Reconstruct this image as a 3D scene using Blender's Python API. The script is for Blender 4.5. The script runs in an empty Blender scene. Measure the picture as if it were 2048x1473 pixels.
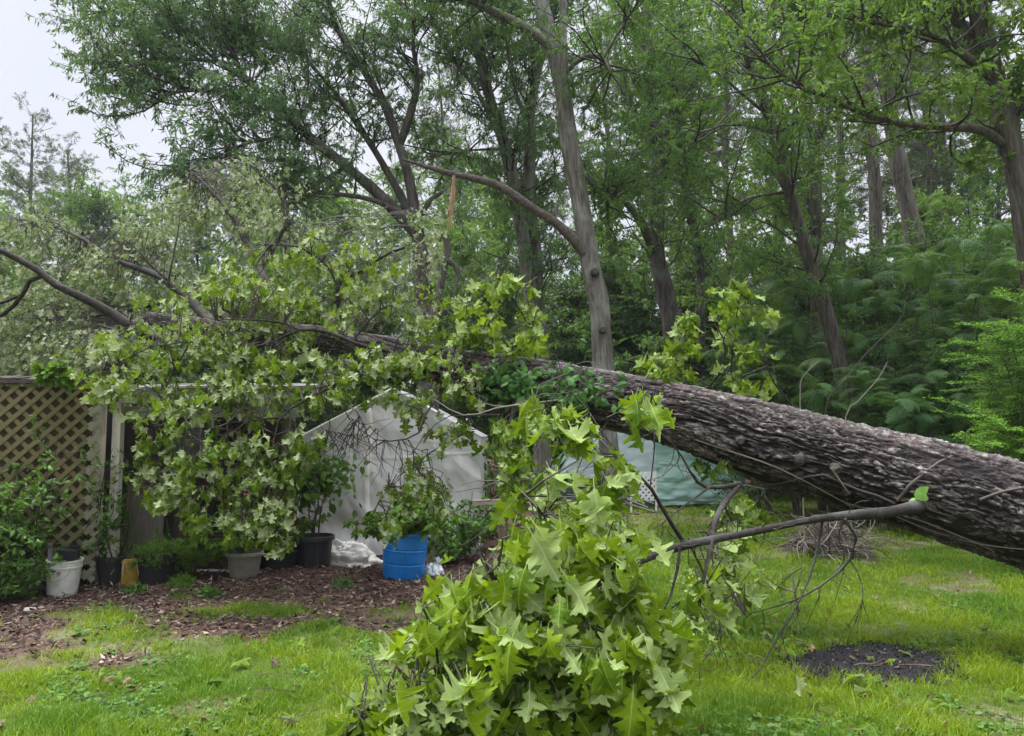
import bpy, math
import numpy as np

# ------------------------------------------------------------------ camera, world, sun, exposure
SC = bpy.context.scene
COL = SC.collection
F = 1518.0                      # focal length in pixels of the 2048 px wide photograph
PITCH = math.radians(4.7)
CAMZ = 1.6
cam_d = bpy.data.cameras.new('camera')
cam_d.sensor_width = 36.0
cam_d.lens = 36.0 * F / 2048.0
cam_d.clip_start = 0.05
cam_d.clip_end = 2000.0
cam = bpy.data.objects.new('camera', cam_d)
COL.objects.link(cam)
cam.location = (0, 0, CAMZ)
cam.rotation_euler = (math.radians(90) + PITCH, 0, 0)
SC.camera = cam

SUN_EL, SUN_AZ = math.radians(58), math.radians(-62)   # azimuth from +Y towards +X
w = bpy.data.worlds.new('World')
SC.world = w
w.use_nodes = True
wt = w.node_tree
wt.nodes.clear()
wo = wt.nodes.new('ShaderNodeOutputWorld')
bg = wt.nodes.new('ShaderNodeBackground')
sky = wt.nodes.new('ShaderNodeTexSky')
sky.sky_type = 'NISHITA'
sky.sun_disc = False
sky.sun_elevation = SUN_EL
sky.sun_rotation = SUN_AZ
tc = wt.nodes.new('ShaderNodeTexCoord')
cn = wt.nodes.new('ShaderNodeTexNoise')
cn.inputs['Scale'].default_value = 2.2
cn.inputs['Detail'].default_value = 5
wt.links.new(tc.outputs['Generated'], cn.inputs['Vector'])
cr = wt.nodes.new('ShaderNodeValToRGB')
cr.color_ramp.elements[0].position = 0.3
cr.color_ramp.elements[0].color = (7.6, 7.9, 8.9, 1)
cr.color_ramp.elements[1].position = 0.75
cr.color_ramp.elements[1].color = (8.9, 9.0, 9.6, 1)
wt.links.new(cn.outputs['Fac'], cr.inputs['Fac'])
mx = wt.nodes.new('ShaderNodeMixRGB')
mx.inputs['Fac'].default_value = 0.92          # a closed, bright cloud deck over the blue
wt.links.new(sky.outputs['Color'], mx.inputs['Color1'])
wt.links.new(cr.outputs['Color'], mx.inputs['Color2'])
sz = wt.nodes.new('ShaderNodeSeparateXYZ')
wt.links.new(tc.outputs['Generated'], sz.inputs[0])
zr = wt.nodes.new('ShaderNodeMapRange')       # an overcast sky is about three times brighter overhead than low down
zr.inputs['From Min'].default_value = 0.50
zr.inputs['From Max'].default_value = 1.0
zr.inputs['To Min'].default_value = 0.32
zr.inputs['To Max'].default_value = 2.9
wt.links.new(sz.outputs['Z'], zr.inputs['Value'])
ml = wt.nodes.new('ShaderNodeMixRGB')
ml.blend_type = 'MULTIPLY'
ml.inputs['Fac'].default_value = 1.0
wt.links.new(mx.outputs['Color'], ml.inputs['Color1'])
wt.links.new(zr.outputs['Result'], ml.inputs['Color2'])
wt.links.new(ml.outputs['Color'], bg.inputs['Color'])
bg.inputs['Strength'].default_value = 0.10
wt.links.new(bg.outputs['Background'], wo.inputs['Surface'])

sun_d = bpy.data.lights.new('sun', 'SUN')
sun_d.energy = 1.5
sun_d.angle = math.radians(13)
sun_d.color = (1.0, 0.97, 0.92)
sun = bpy.data.objects.new('sun', sun_d)
COL.objects.link(sun)
sun.rotation_euler = (math.radians(90) - SUN_EL, 0, -SUN_AZ + math.radians(180))
SC.view_settings.view_transform = 'Standard'
SC.view_settings.look = 'None'
SC.view_settings.gamma = 1.0
SC.view_settings.exposure = 1.75
cy = SC.cycles
cy.max_bounces = 7
cy.diffuse_bounces = 4
cy.glossy_bounces = 2
cy.transmission_bounces = 5
cy.transparent_max_bounces = 4
cy.caustics_reflective = False
cy.caustics_refractive = False
try:
    cy.use_denoising = True
    cy.denoiser = 'OPENIMAGEDENOISE'
except Exception:
    pass

# ------------------------------------------------------------------ helpers
PI = math.pi
CP, SP = math.cos(PITCH), math.sin(PITCH)


def P(px, py, Y):
    """the point at depth Y metres that the photograph shows at pixel (px, py)"""
    u, v = (px - 1024.0) / F, (736.5 - py) / F
    dy, dz = CP - v * SP, SP + v * CP
    t = Y / dy
    return np.array([u * t, Y, CAMZ + dz * t])


def PP(lst, Y):
    return np.array([P(a[0], a[1], Y + (a[2] if len(a) > 2 else 0.0)) for a in lst])


def nrm(a):
    return a / np.maximum(np.linalg.norm(a, axis=-1, keepdims=True), 1e-9)


def hsh(ix, iy, iz, seed):
    h = (ix.astype(np.int64) * 374761393 + iy.astype(np.int64) * 668265263 + iz.astype(np.int64) * 2147483647 + seed * 1274126177) & 0xFFFFFFFF
    h = ((h ^ (h >> 13)) * 1274126177) & 0xFFFFFFFF
    h = ((h ^ (h >> 16)) * 2246822519) & 0xFFFFFFFF
    return ((h ^ (h >> 15)) & 0xFFFFFF) / float(0xFFFFFF)


def vnoise(p, seed=0):
    p = np.asarray(p, float)
    if p.shape[1] == 2:
        p = np.concatenate([p, np.zeros((len(p), 1))], 1)
    i = np.floor(p).astype(np.int64)
    f = p - i
    f = f * f * (3 - 2 * f)
    r = 0
    for a in (0, 1):
        wx = f[:, 0] if a else 1 - f[:, 0]
        for b in (0, 1):
            wy = f[:, 1] if b else 1 - f[:, 1]
            for c in (0, 1):
                wz = f[:, 2] if c else 1 - f[:, 2]
                r = r + wx * wy * wz * hsh(i[:, 0] + a, i[:, 1] + b, i[:, 2] + c, seed)
    return r


def fbm(p, octv=4, seed=0):
    p = np.asarray(p, float)
    r, a, s = 0, 0.5, 0
    for k in range(octv):
        r = r + a * vnoise(p * 2 ** k, seed + k * 17)
        s += a
        a *= 0.5
    return r / s


def worley(u, v, seed=0):
    iu, iv = np.floor(u).astype(np.int64), np.floor(v).astype(np.int64)
    f1 = np.full(u.shape, 9.0)
    f2 = np.full(u.shape, 9.0)
    idv = np.zeros(u.shape)
    z = np.zeros_like(iu)
    for a in (-1, 0, 1):
        for b in (-1, 0, 1):
            cu, cv = iu + a, iv + b
            x = cu + hsh(cu, cv, z, seed)
            y = cv + hsh(cu, cv, z, seed + 5)
            d = np.hypot(u - x, v - y)
            m = d < f1
            f2 = np.where(m, f1, np.minimum(f2, d))
            idv = np.where(m, hsh(cu, cv, z, seed + 9), idv)
            f1 = np.where(m, d, f1)
    return f1, f2, idv


def catmull(pts, n):
    """resample a polyline smoothly into n points (pts may carry extra columns such as radius)"""
    p = np.asarray(pts, float)
    if len(p) == 2:
        t = np.linspace(0, 1, n)[:, None]
        return p[0] * (1 - t) + p[1] * t
    q = np.vstack([2 * p[0] - p[1], p, 2 * p[-1] - p[-2]])
    d = np.linalg.norm(np.diff(p[:, :3], axis=0), axis=1)
    s = np.concatenate([[0], np.cumsum(d)])
    x = np.linspace(0, s[-1], n)
    k = np.clip(np.searchsorted(s, x, side='right') - 1, 0, len(p) - 2)
    t = ((x - s[k]) / np.maximum(d[k], 1e-9))[:, None]
    a, b, c, e = q[k], q[k + 1], q[k + 2], q[k + 3]
    return 0.5 * (2 * b + (c - a) * t + (2 * a - 5 * b + 4 * c - e) * t * t + (3 * b - a - 3 * c + e) * t ** 3)


class Geo:
    """collects vertices and faces, then links them as ONE mesh object"""

    def __init__(self):
        self.v, self.l, self.n, self.m, self.t, self.uv = [], [], [], [], [], []
        self.nv = 0

    def add(self, verts, faces, mi=0, tint=None, uv=None):
        verts = np.asarray(verts, float).reshape(-1, 3)
        faces = np.asarray(faces, np.int64)
        self.v.append(verts)
        self.l.append((faces + self.nv).ravel())
        self.n.append(np.full(len(faces), faces.shape[1], np.int64))
        self.m.append(np.full(len(faces), mi, np.int64))
        k = len(verts)
        self.t.append(np.full(k, 0.5) if tint is None else np.broadcast_to(np.asarray(tint, float), (k,)))
        self.uv.append(np.zeros((k, 2)) if uv is None else np.asarray(uv, float))
        self.nv += k
        return self

    def box(self, c, s, rz=0.0, mi=0, tilt=None, tint=None):
        x, y, z = s[0] / 2, s[1] / 2, s[2] / 2
        v = np.array([[-x, -y, -z], [x, -y, -z], [x, y, -z], [-x, y, -z], [-x, -y, z], [x, -y, z], [x, y, z], [-x, y, z]])
        if tilt:
            v = v @ rot(*tilt).T
        cs, sn = math.cos(rz), math.sin(rz)
        v = v @ np.array([[cs, -sn, 0], [sn, cs, 0], [0, 0, 1]]).T + np.asarray(c)
        return self.add(v, [[0, 3, 2, 1], [4, 5, 6, 7], [0, 1, 5, 4], [1, 2, 6, 5], [2, 3, 7, 6], [3, 0, 4, 7]], mi, tint)

    def bar(self, a, b, wd, th, up=(0, 0, 1), mi=0, tint=None):
        a, b = np.asarray(a, float), np.asarray(b, float)
        d = nrm(b - a)
        s = nrm(np.cross(d, up))
        u = np.cross(s, d)
        v = []
        for q in (a, b):
            for i, j in ((-1, -1), (1, -1), (1, 1), (-1, 1)):
                v.append(q + s * i * wd / 2 + u * j * th / 2)
        return self.add(v, [[3, 2, 1, 0], [4, 5, 6, 7], [0, 1, 5, 4], [1, 2, 6, 5], [2, 3, 7, 6], [3, 0, 4, 7]], mi, tint)

    def tubes(self, Pt, R, n=4, mi=0, tint=None, cap=False):
        """batch of tubes: Pt (M,k,3), R (M,k)"""
        Pt = np.asarray(Pt, float)
        M, k, _ = Pt.shape
        T = np.empty_like(Pt)
        T[:, 1:-1] = Pt[:, 2:] - Pt[:, :-2]
        T[:, 0] = Pt[:, 1] - Pt[:, 0]
        T[:, -1] = Pt[:, -1] - Pt[:, -2]
        T = nrm(T)
        ax = nrm(Pt[:, -1] - Pt[:, 0])
        ref = np.where(np.abs(ax[:, 2:3]) < 0.75, np.array([[0, 0, 1.0]]), np.array([[1.0, 0.13, 0]]))[:, None, :]
        S = nrm(np.cross(T, ref))
        U = np.cross(S, T)
        a = np.arange(n) * 2 * PI / n
        V = Pt[:, :, None, :] + R[:, :, None, None] * (np.cos(a)[None, None, :, None] * S[:, :, None, :] + np.sin(a)[None, None, :, None] * U[:, :, None, :])
        b = (np.arange(M) * k * n)[:, None, None] + (np.arange(k - 1) * n)[None, :, None]
        j = np.arange(n)[None, None, :]
        j2 = (np.arange(n)[None, None, :] + 1) % n
        fc = np.stack([b + j, b + j2, b + n + j2, b + n + j], -1).reshape(-1, 4)
        tn = None if tint is None else np.repeat(np.asarray(tint), k * n)
        self.add(V.reshape(-1, 3), fc, mi, tn)
        if cap:
            for m in range(M):
                for e in (0, k - 1):
                    ring = V[m, e]
                    c = Pt[m, e]
                    f = [[i, (i + 1) % n, n] if e else [(i + 1) % n, i, n] for i in range(n)]
                    self.add(np.vstack([ring, c]), f, mi)
        return self

    def limb(self, pts, r0, r1, n=10, k=None, seed=0, wob=0.12, mi=0, cap=True):
        """one bent, tapering, slightly knobbly limb"""
        pts = np.asarray(pts, float)
        L = np.linalg.norm(np.diff(pts, axis=0), axis=1).sum()
        k = k or int(np.clip(L / 0.12, 6, 90))
        c = catmull(pts, k)
        t = np.linspace(0, 1, k)
        r = r0 + (r1 - r0) * t
        rad = r * (1 + wob * 2 * (vnoise(np.stack([t * L * 1.7, np.full(k, seed * 3.1)], 1), seed) - 0.5))
        off = (np.stack([vnoise(np.stack([t * L * 0.9, np.full(k, 7.7 + seed)], 1), seed + q) for q in (1, 2, 3)], 1) - 0.5) * r[:, None] * 0.5
        off *= np.minimum(1, t * 5)[:, None]
        g0 = self.nv
        self.tubes((c + off)[None], rad[None], n, mi, cap=cap)
        return c + off, rad

    def rough(self, pts, r0, r1, amp=0.014, n=44, seed=0, mi=0):
        """a standing trunk with lengthwise bark furrows in the mesh itself"""
        L = np.linalg.norm(np.diff(pts, axis=0), axis=1).sum()
        k = int(np.clip(L / 0.055, 60, 260))
        c = catmull(pts, k)
        t = np.linspace(0, 1, k)
        r = (r0 + (r1 - r0) * t) * (1 + 0.24 * (vnoise(np.stack([t * L * 1.3, np.full(k, seed * 3.1)], 1), seed) - 0.5))
        r = r * (1 + 0.45 * np.exp(-t * L / 0.35))
        c = c + (np.stack([vnoise(np.stack([t * L * 0.8, np.full(k, 7.7 + seed)], 1), seed + q) for q in (1, 2, 3)], 1) - 0.5) * r[:, None] * 0.5
        T = nrm(np.gradient(c, axis=0))
        S = nrm(np.cross(T, np.array([0.1, 1.0, 0.0])))
        U = np.cross(S, T)
        a = np.arange(n) * 2 * PI / n
        ss, aa, rr = np.repeat(t * L, n), np.tile(a, k), np.repeat(r, n)
        q = np.stack([np.cos(aa) * rr, np.sin(aa) * rr, ss], -1)
        lump = (fbm(q * [5, 5, 1.2], 3, seed + 11) - 0.5) * 0.22
        f_ = np.abs(vnoise(q * [34, 34, 2.6], seed + 12) - 0.5) * 2
        g_ = np.abs(vnoise(q * [60, 60, 7.0], seed + 13) - 0.5) * 2
        R = rr * (1 + lump) + amp * (np.minimum(f_ * 2.2, 1) * 0.7 + np.minimum(g_ * 2.2, 1) * 0.3 - 0.6) * np.clip(rr / 0.12, 0.3, 1.2)
        V = c.repeat(n, 0) + R[:, None] * (np.cos(aa)[:, None] * S.repeat(n, 0) + np.sin(aa)[:, None] * U.repeat(n, 0))
        b = (np.arange(k - 1) * n)[:, None]
        j, j2 = np.arange(n)[None], ((np.arange(n) + 1) % n)[None]
        fc = np.stack([b + j, b + n + j, b + n + j2, b + j2], -1).reshape(-1, 4)
        self.add(V, fc[:, ::-1], mi, np.clip(np.minimum(f_ * 2.2, 1) * 0.7 + np.minimum(g_ * 2.2, 1) * 0.3, 0, 1))
        return c, r

    def lathe(self, prof, c, n=32, mi=0, tilt=None, sq=1.0):
        prof = np.asarray(prof, float)
        k = len(prof)
        a = np.arange(n) * 2 * PI / n
        V = np.stack([prof[:, None, 0] * np.cos(a), prof[:, None, 0] * np.sin(a) * sq, np.repeat(prof[:, 1:2], n, 1)], -1).reshape(-1, 3)
        if tilt:
            V = V @ rot(*tilt).T
        j, j2 = np.arange(n), (np.arange(n) + 1) % n
        fc = np.concatenate([np.stack([i * n + j, i * n + j2, (i + 1) * n + j2, (i + 1) * n + j], -1) for i in range(k - 1)])
        return self.add(V + np.asarray(c), fc, mi)

    def build(self, name, mats, parent=None, loc=None, smooth=False):
        v = np.concatenate(self.v)
        if parent is not None and '_base' not in parent and parent.parent is not None:
            o0 = np.array(parent.parent['_base'])
        else:
            o0 = np.array(parent['_base']) if parent is not None and '_base' in parent else (np.asarray(loc, float) if loc is not None else np.zeros(3))
        v = v - o0
        lp, n, mi = np.concatenate(self.l), np.concatenate(self.n), np.concatenate(self.m)
        me = bpy.data.meshes.new(name)
        me.vertices.add(len(v))
        me.vertices.foreach_set('co', v.astype(np.float32).ravel())
        me.loops.add(len(lp))
        me.loops.foreach_set('vertex_index', lp.astype(np.int32))
        me.polygons.add(len(n))
        st = np.concatenate([[0], np.cumsum(n)[:-1]])
        me.polygons.foreach_set('loop_start', st.astype(np.int32))
        me.polygons.foreach_set('loop_total', n.astype(np.int32))
        me.polygons.foreach_set('material_index', mi.astype(np.int32))
        me.polygons.foreach_set('use_smooth', np.full(len(n), bool(smooth)))
        at = me.attributes.new('tint', 'FLOAT', 'POINT')
        at.data.foreach_set('value', np.concatenate(self.t).astype(np.float32))
        uvv = np.concatenate(self.uv)
        if np.any(uvv):
            ul = me.uv_layers.new(name='leaf')
            ul.data.foreach_set('uv', uvv[lp].astype(np.float32).ravel())
        me.update(calc_edges=True)
        me.validate()
        for m in (mats if isinstance(mats, (list, tuple)) else [mats]):
            me.materials.append(m)
        o = bpy.data.objects.new(name, me)
        COL.objects.link(o)
        if parent is not None:
            o.parent = parent
        else:
            o.location = o0
        return o


def rot(rx, ry, rz):
    cx, sx, cy_, sy, cz, sz = math.cos(rx), math.sin(rx), math.cos(ry), math.sin(ry), math.cos(rz), math.sin(rz)
    return np.array([[cz, -sz, 0], [sz, cz, 0], [0, 0, 1]]) @ np.array([[cy_, 0, sy], [0, 1, 0], [-sy, 0, cy_]]) @ np.array([[1, 0, 0], [0, cx, -sx], [0, sx, cx]])


def tag(o, label=None, cat=None, group=None, kind=None):
    if label:
        o['label'] = label
    if cat:
        o['category'] = cat
    if group:
        o['group'] = group
    if kind:
        o['kind'] = kind
    return o


def thing(name, label, cat, loc, group=None):
    o = bpy.data.objects.new(name, None)
    COL.objects.link(o)
    o.empty_display_size = 0.1
    o.location = loc
    o['_base'] = [float(x) for x in loc]
    return tag(o, label, cat, group)


def copy_thing(o, loc, rz=0.0, sc=1.0, label=None, group=None):
    c = o.copy()
    COL.objects.link(c)
    c.location = loc
    c.rotation_euler = (0, 0, rz)
    c.scale = (sc, sc, sc) if not isinstance(sc, tuple) else sc
    for ch in list(o.children):
        k = ch.copy()
        COL.objects.link(k)
        k.parent = c
    if label:
        c['label'] = label
    if group:
        c['group'] = group
    return c


# ------------------------------------------------------------------ materials
class N:
    def __init__(self, name):
        self.m = bpy.data.materials.new(name)
        self.m.use_nodes = True
        self.t = self.m.node_tree
        self.t.nodes.clear()
        self.out = self.t.nodes.new('ShaderNodeOutputMaterial')

    def n(self, typ, **kw):
        x = self.t.nodes.new('ShaderNode' + typ)
        for k, v in kw.items():
            if hasattr(x, k) and k not in x.inputs:
                setattr(x, k, v)
            else:
                self.set(x.inputs[k], v)
        return x

    def set(self, sock, v):
        if isinstance(v, bpy.types.NodeSocket):
            self.t.links.new(v, sock)
        elif isinstance(v, tuple) and len(v) == 3 and sock.type == 'RGBA':
            sock.default_value = (*v, 1)
        else:
            sock.default_value = v

    def mix(self, f, a, b, bt='MIX'):
        x = self.n('MixRGB', blend_type=bt)
        self.set(x.inputs['Fac'], f)
        self.set(x.inputs['Color1'], a)
        self.set(x.inputs['Color2'], b)
        return x.outputs[0]

    def math(self, op, a, b=0.0):
        x = self.n('Math', operation=op)
        self.set(x.inputs[0], a)
        self.set(x.inputs[1], b)
        return x.outputs[0]

    def ramp(self, f, *stops):
        x = self.n('ValToRGB')
        e = x.color_ramp.elements
        while len(e) < len(stops):
            e.new(0.5)
        for q, (p, c) in zip(e, stops):
            q.position = p
            q.color = (*c, 1) if isinstance(c, tuple) else (c, c, c, 1)
        self.set(x.inputs['Fac'], f)
        return x.outputs[0]

    def coord(self, which='Object', scale=(1, 1, 1)):
        c = self.n('TexCoord')
        mp = self.n('Mapping')
        self.set(mp.inputs['Vector'], c.outputs[which])
        mp.inputs['Scale'].default_value = scale
        return mp.outputs[0]

    def noise(self, vec, scale, detail=4, rough=0.55):
        x = self.n('TexNoise')
        self.set(x.inputs['Vector'], vec)
        x.inputs['Scale'].default_value = scale
        x.inputs['Detail'].default_value = detail
        x.inputs['Roughness'].default_value = rough
        return x.outputs['Fac']

    def bump(self, h, strength=0.5, dist=0.02):
        x = self.n('Bump')
        x.inputs['Strength'].default_value = strength
        x.inputs['Distance'].default_value = dist
        self.set(x.inputs['Height'], h)
        return x.outputs[0]

    def attr(self, name):
        return self.n('Attribute', attribute_name=name).outputs['Fac']

    def bsdf(self, color, rough=0.6, normal=None, spec=0.4, metal=0.0):
        x = self.n('BsdfPrincipled')
        self.set(x.inputs['Base Color'], color)
        self.set(x.inputs['Roughness'], rough)
        self.set(x.inputs['Specular IOR Level'], spec)
        x.inputs['Metallic'].default_value = metal
        if normal is not None:
            self.set(x.inputs['Normal'], normal)
        return x.outputs[0]

    def done(self, sh):
        self.t.links.new(sh, self.out.inputs['Surface'])
        return self.m


def m_leaf(name, a, b, back=None, trans=0.35, rough=0.55, veins=False, spec=0.22):
    """leaf: tint picks between two greens, the underside may be paler, some light shines through"""
    k = N(name)
    t = k.attr('tint')
    c = k.mix(t, a, b)
    if veins:
        uv = k.n('UVMap', uv_map='leaf').outputs[0]
        s = k.n('SeparateXYZ', Vector=uv)
        ax = k.math('ABSOLUTE', s.outputs[0])
        mid = k.math('LESS_THAN', ax, 0.014)
        ph = k.math('SUBTRACT', s.outputs[1], k.math('MULTIPLY', ax, 0.75))
        sv = k.math('LESS_THAN', k.math('ABSOLUTE', k.math('SUBTRACT', k.math('FRACT', k.math('MULTIPLY', ph, 5.2)), 0.5)), 0.045)
        vn = k.math('MAXIMUM', mid, k.math('MULTIPLY', sv, 0.6))
        mott = k.noise(uv, 7.0, 3)
        c = k.mix(k.math('MULTIPLY', mott, 0.35), c, tuple(x * 0.55 for x in a))
        c = k.mix(k.math('MULTIPLY', vn, 0.45), c, (0.30, 0.40, 0.12))
    if back is not None:
        g = k.n('NewGeometry')
        bk = k.mix(t, back, tuple(x * 0.72 for x in back))
        if veins:
            bk = k.mix(k.math('MULTIPLY', vn, 0.35), bk, (0.55, 0.6, 0.38))
        c = k.mix(g.outputs['Backfacing'], c, bk)
    p = k.bsdf(c, rough, spec=spec)
    tr = k.n('BsdfTranslucent')
    k.set(tr.inputs['Color'], k.mix(0.25, c, (0.27, 0.40, 0.01)))
    ms = k.n('MixShader')
    ms.inputs[0].default_value = trans
    k.t.links.new(p, ms.inputs[1])
    k.t.links.new(tr.outputs[0], ms.inputs[2])
    return k.done(ms.outputs[0])


def m_bark(name, dark, lite, sc=(14, 14, 2.2), bump=0.8, lichen=None, dist=0.03):
    k = N(name)
    co = k.coord('Object', sc)
    n1 = k.noise(co, 1.0, 6, 0.65)
    co2 = k.coord('Object', (1, 1, 1))
    n2 = k.noise(co2, 2.3, 4)
    c = k.ramp(n1, (0.32, dark), (0.62, lite))
    if lichen:
        c = k.mix(k.ramp(n2, (0.5, 0.0), (0.68, 0.65)), c, lichen)
    c = k.mix(k.ramp(k.attr('tint'), (0.0, 0.62), (0.5, 0.0)), c, tuple(x * 0.7 for x in dark))
    return k.done(k.bsdf(c, 0.85, k.bump(n1, bump, dist), 0.2))


def m_plain(name, col, rough=0.5, var=0.25, sc=4.0, bump=0.0, spec=0.4, dirt=None, bsc=20.0):
    k = N(name)
    co = k.coord('Object')
    n1 = k.noise(co, sc, 5, 0.6)
    c = k.mix(k.math('MULTIPLY', n1, var * 2), col, tuple(x * 0.5 for x in col))
    if dirt:
        c = k.mix(k.ramp(k.noise(co, sc * 2.3, 6, 0.7), (0.48, 0.0), (0.7, 0.8)), c, dirt)
    return k.done(k.bsdf(c, rough, k.bump(k.noise(co, bsc, 4), bump, 0.01) if bump else None, spec))


def m_wood(name, col, dark, axis=2, dirt=None):
    k = N(name)
    s = [26, 26, 26]
    s[axis] = 1.6
    co = k.coord('Object', tuple(s))
    n1 = k.noise(co, 1.0, 5, 0.7)
    c = k.ramp(n1, (0.3, dark), (0.65, col))
    if dirt:
        c = k.mix(k.ramp(k.noise(k.coord('Object'), 3.0, 5), (0.5, 0.0), (0.72, 0.8)), c, dirt)
    return k.done(k.bsdf(c, 0.8, k.bump(n1, 0.35, 0.008), 0.2))


def m_tint(name, *stops, rough=0.8, spec=0.2):
    k = N(name)
    return k.done(k.bsdf(k.ramp(k.attr('tint'), *stops), rough, spec=spec))


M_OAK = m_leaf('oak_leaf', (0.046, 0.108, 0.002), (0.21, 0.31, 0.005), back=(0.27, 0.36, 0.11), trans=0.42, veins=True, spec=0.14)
M_OAKMID = m_leaf('oak_leaf_drooping', (0.050, 0.110, 0.004), (0.18, 0.275, 0.010), back=(0.32, 0.38, 0.18), trans=0.42, veins=True, spec=0.16)
M_OAKFAR = m_leaf('oak_leaf_wilted', (0.10, 0.145, 0.055), (0.20, 0.25, 0.11), back=(0.36, 0.40, 0.26), trans=0.35)
M_WIL = m_leaf('narrow_leaf', (0.040, 0.102, 0.040), (0.098, 0.205, 0.066), trans=0.45, spec=0.3)
M_WILB = m_leaf('narrow_leaf_deep', (0.030, 0.090, 0.020), (0.085, 0.195, 0.034), trans=0.45, spec=0.3)
M_YEL = m_leaf('broad_leaf', (0.048, 0.122, 0.018), (0.135, 0.24, 0.030), trans=0.48, spec=0.3)
M_PINE = m_leaf('pine_needles', (0.045, 0.075, 0.030), (0.10, 0.13, 0.055), trans=0.2, spec=0.2)
M_FAR = m_leaf('far_leaf', (0.050, 0.125, 0.032), (0.135, 0.23, 0.058), trans=0.45, spec=0.2)
M_DARK = m_leaf('understory_leaf', (0.018, 0.058, 0.012), (0.055, 0.130, 0.024), trans=0.35, spec=0.3)
M_MIM = m_leaf('feather_leaf', (0.024, 0.078, 0.018), (0.070, 0.165, 0.036), trans=0.35, spec=0.3)
M_LIME = m_leaf('fresh_spray', (0.085, 0.20, 0.016), (0.17, 0.34, 0.03), trans=0.35, spec=0.3)
M_IVY = m_leaf('ivy_leaf', (0.018, 0.058, 0.008), (0.05, 0.135, 0.018), trans=0.2, rough=0.5, spec=0.2)
M_GRN = m_leaf('garden_leaf', (0.035, 0.095, 0.016), (0.10, 0.20, 0.03), trans=0.3)
M_FERN = m_leaf('fern_leaf', (0.055, 0.14, 0.012), (0.12, 0.22, 0.02), trans=0.35)
M_DRY = m_leaf('dry_leaf', (0.045, 0.028, 0.018), (0.19, 0.12, 0.07), trans=0.1)
M_GRASS = m_leaf('grass_blade', (0.048, 0.138, 0.004), (0.205, 0.285, 0.008), trans=0.40, rough=0.5, spec=0.3)
M_BARKL = m_bark('limb_bark', (0.009, 0.007, 0.006), (0.036, 0.030, 0.026), (34, 34, 34), 1.0, (0.085, 0.083, 0.075), 0.012)
M_TWIG = m_plain('twig_bark', (0.035, 0.026, 0.020), 0.7, 0.3)
M_BARKG = m_bark('grey_bark', (0.040, 0.035, 0.029), (0.16, 0.146, 0.125), (16, 16, 2.0), 0.9, (0.24, 0.25, 0.22))
M_BARKD = m_bark('dark_bark', (0.020, 0.017, 0.015), (0.085, 0.072, 0.064), (16, 16, 2.0), 0.9, (0.10, 0.11, 0.09))
M_BARKB = m_bark('brown_bark', (0.026, 0.022, 0.018), (0.105, 0.092, 0.077), (18, 18, 2.2), 1.0)
M_SPLIT = m_wood('raw_split_wood', (0.42, 0.27, 0.16), (0.16, 0.080, 0.045), 2)


def bark_mat():
    k = N('furrowed_bark')
    h = k.attr('tint')
    co = k.coord('Object')
    n1 = k.noise(co, 26.0, 6, 0.7)
    n2 = k.noise(co, 3.1, 5, 0.6)
    n3 = k.noise(co, 90.0, 3, 0.6)
    plate = k.ramp(n1, (0.3, (0.046, 0.036, 0.031)), (0.55, (0.092, 0.074, 0.066)), (0.74, (0.165, 0.140, 0.130)))
    plate = k.mix(k.ramp(n2, (0.46, 0.0), (0.66, 0.75)), plate, (0.050, 0.039, 0.034))
    lich = k.math('MULTIPLY', k.ramp(k.noise(co, 14.0, 6, 0.8), (0.50, 0.0), (0.60, 1.0)), k.ramp(h, (0.5, 0.0), (0.72, 1.0)))
    plate = k.mix(k.math('MULTIPLY', lich, 0.62), plate, (0.34, 0.325, 0.31))
    c = k.mix(k.ramp(h, (0.26, 0.0), (0.62, 1.0)), (0.014, 0.010, 0.009), plate)
    red = k.ramp(k.noise(co, 1.3, 3), (0.66, 0.0), (0.74, 0.6))
    c = k.mix(red, c, (0.11, 0.055, 0.036))
    b = k.bump(k.math('ADD', n1, k.math('MULTIPLY', n3, 0.5)), 0.7, 0.012)
    return k.done(k.bsdf(c, 0.78, b, 0.3))


M_OLD = bark_mat()

# ------------------------------------------------------------------ leaf shapes
OAK_OUT = [(0.012, 0.0), (0.06, 0.08), (0.17, 0.12), (0.21, 0.17), (0.17, 0.22), (0.115, 0.29), (0.25, 0.31), (0.42, 0.335), (0.47, 0.385), (0.39, 0.44), (0.43, 0.50), (0.39, 0.55), (0.26, 0.53), (0.12, 0.575), (0.21, 0.64), (0.33, 0.69), (0.345, 0.74), (0.24, 0.76), (0.19, 0.81), (0.11, 0.80), (0.095, 0.89), (0.05, 0.96), (0.0, 1.0)]


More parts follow.
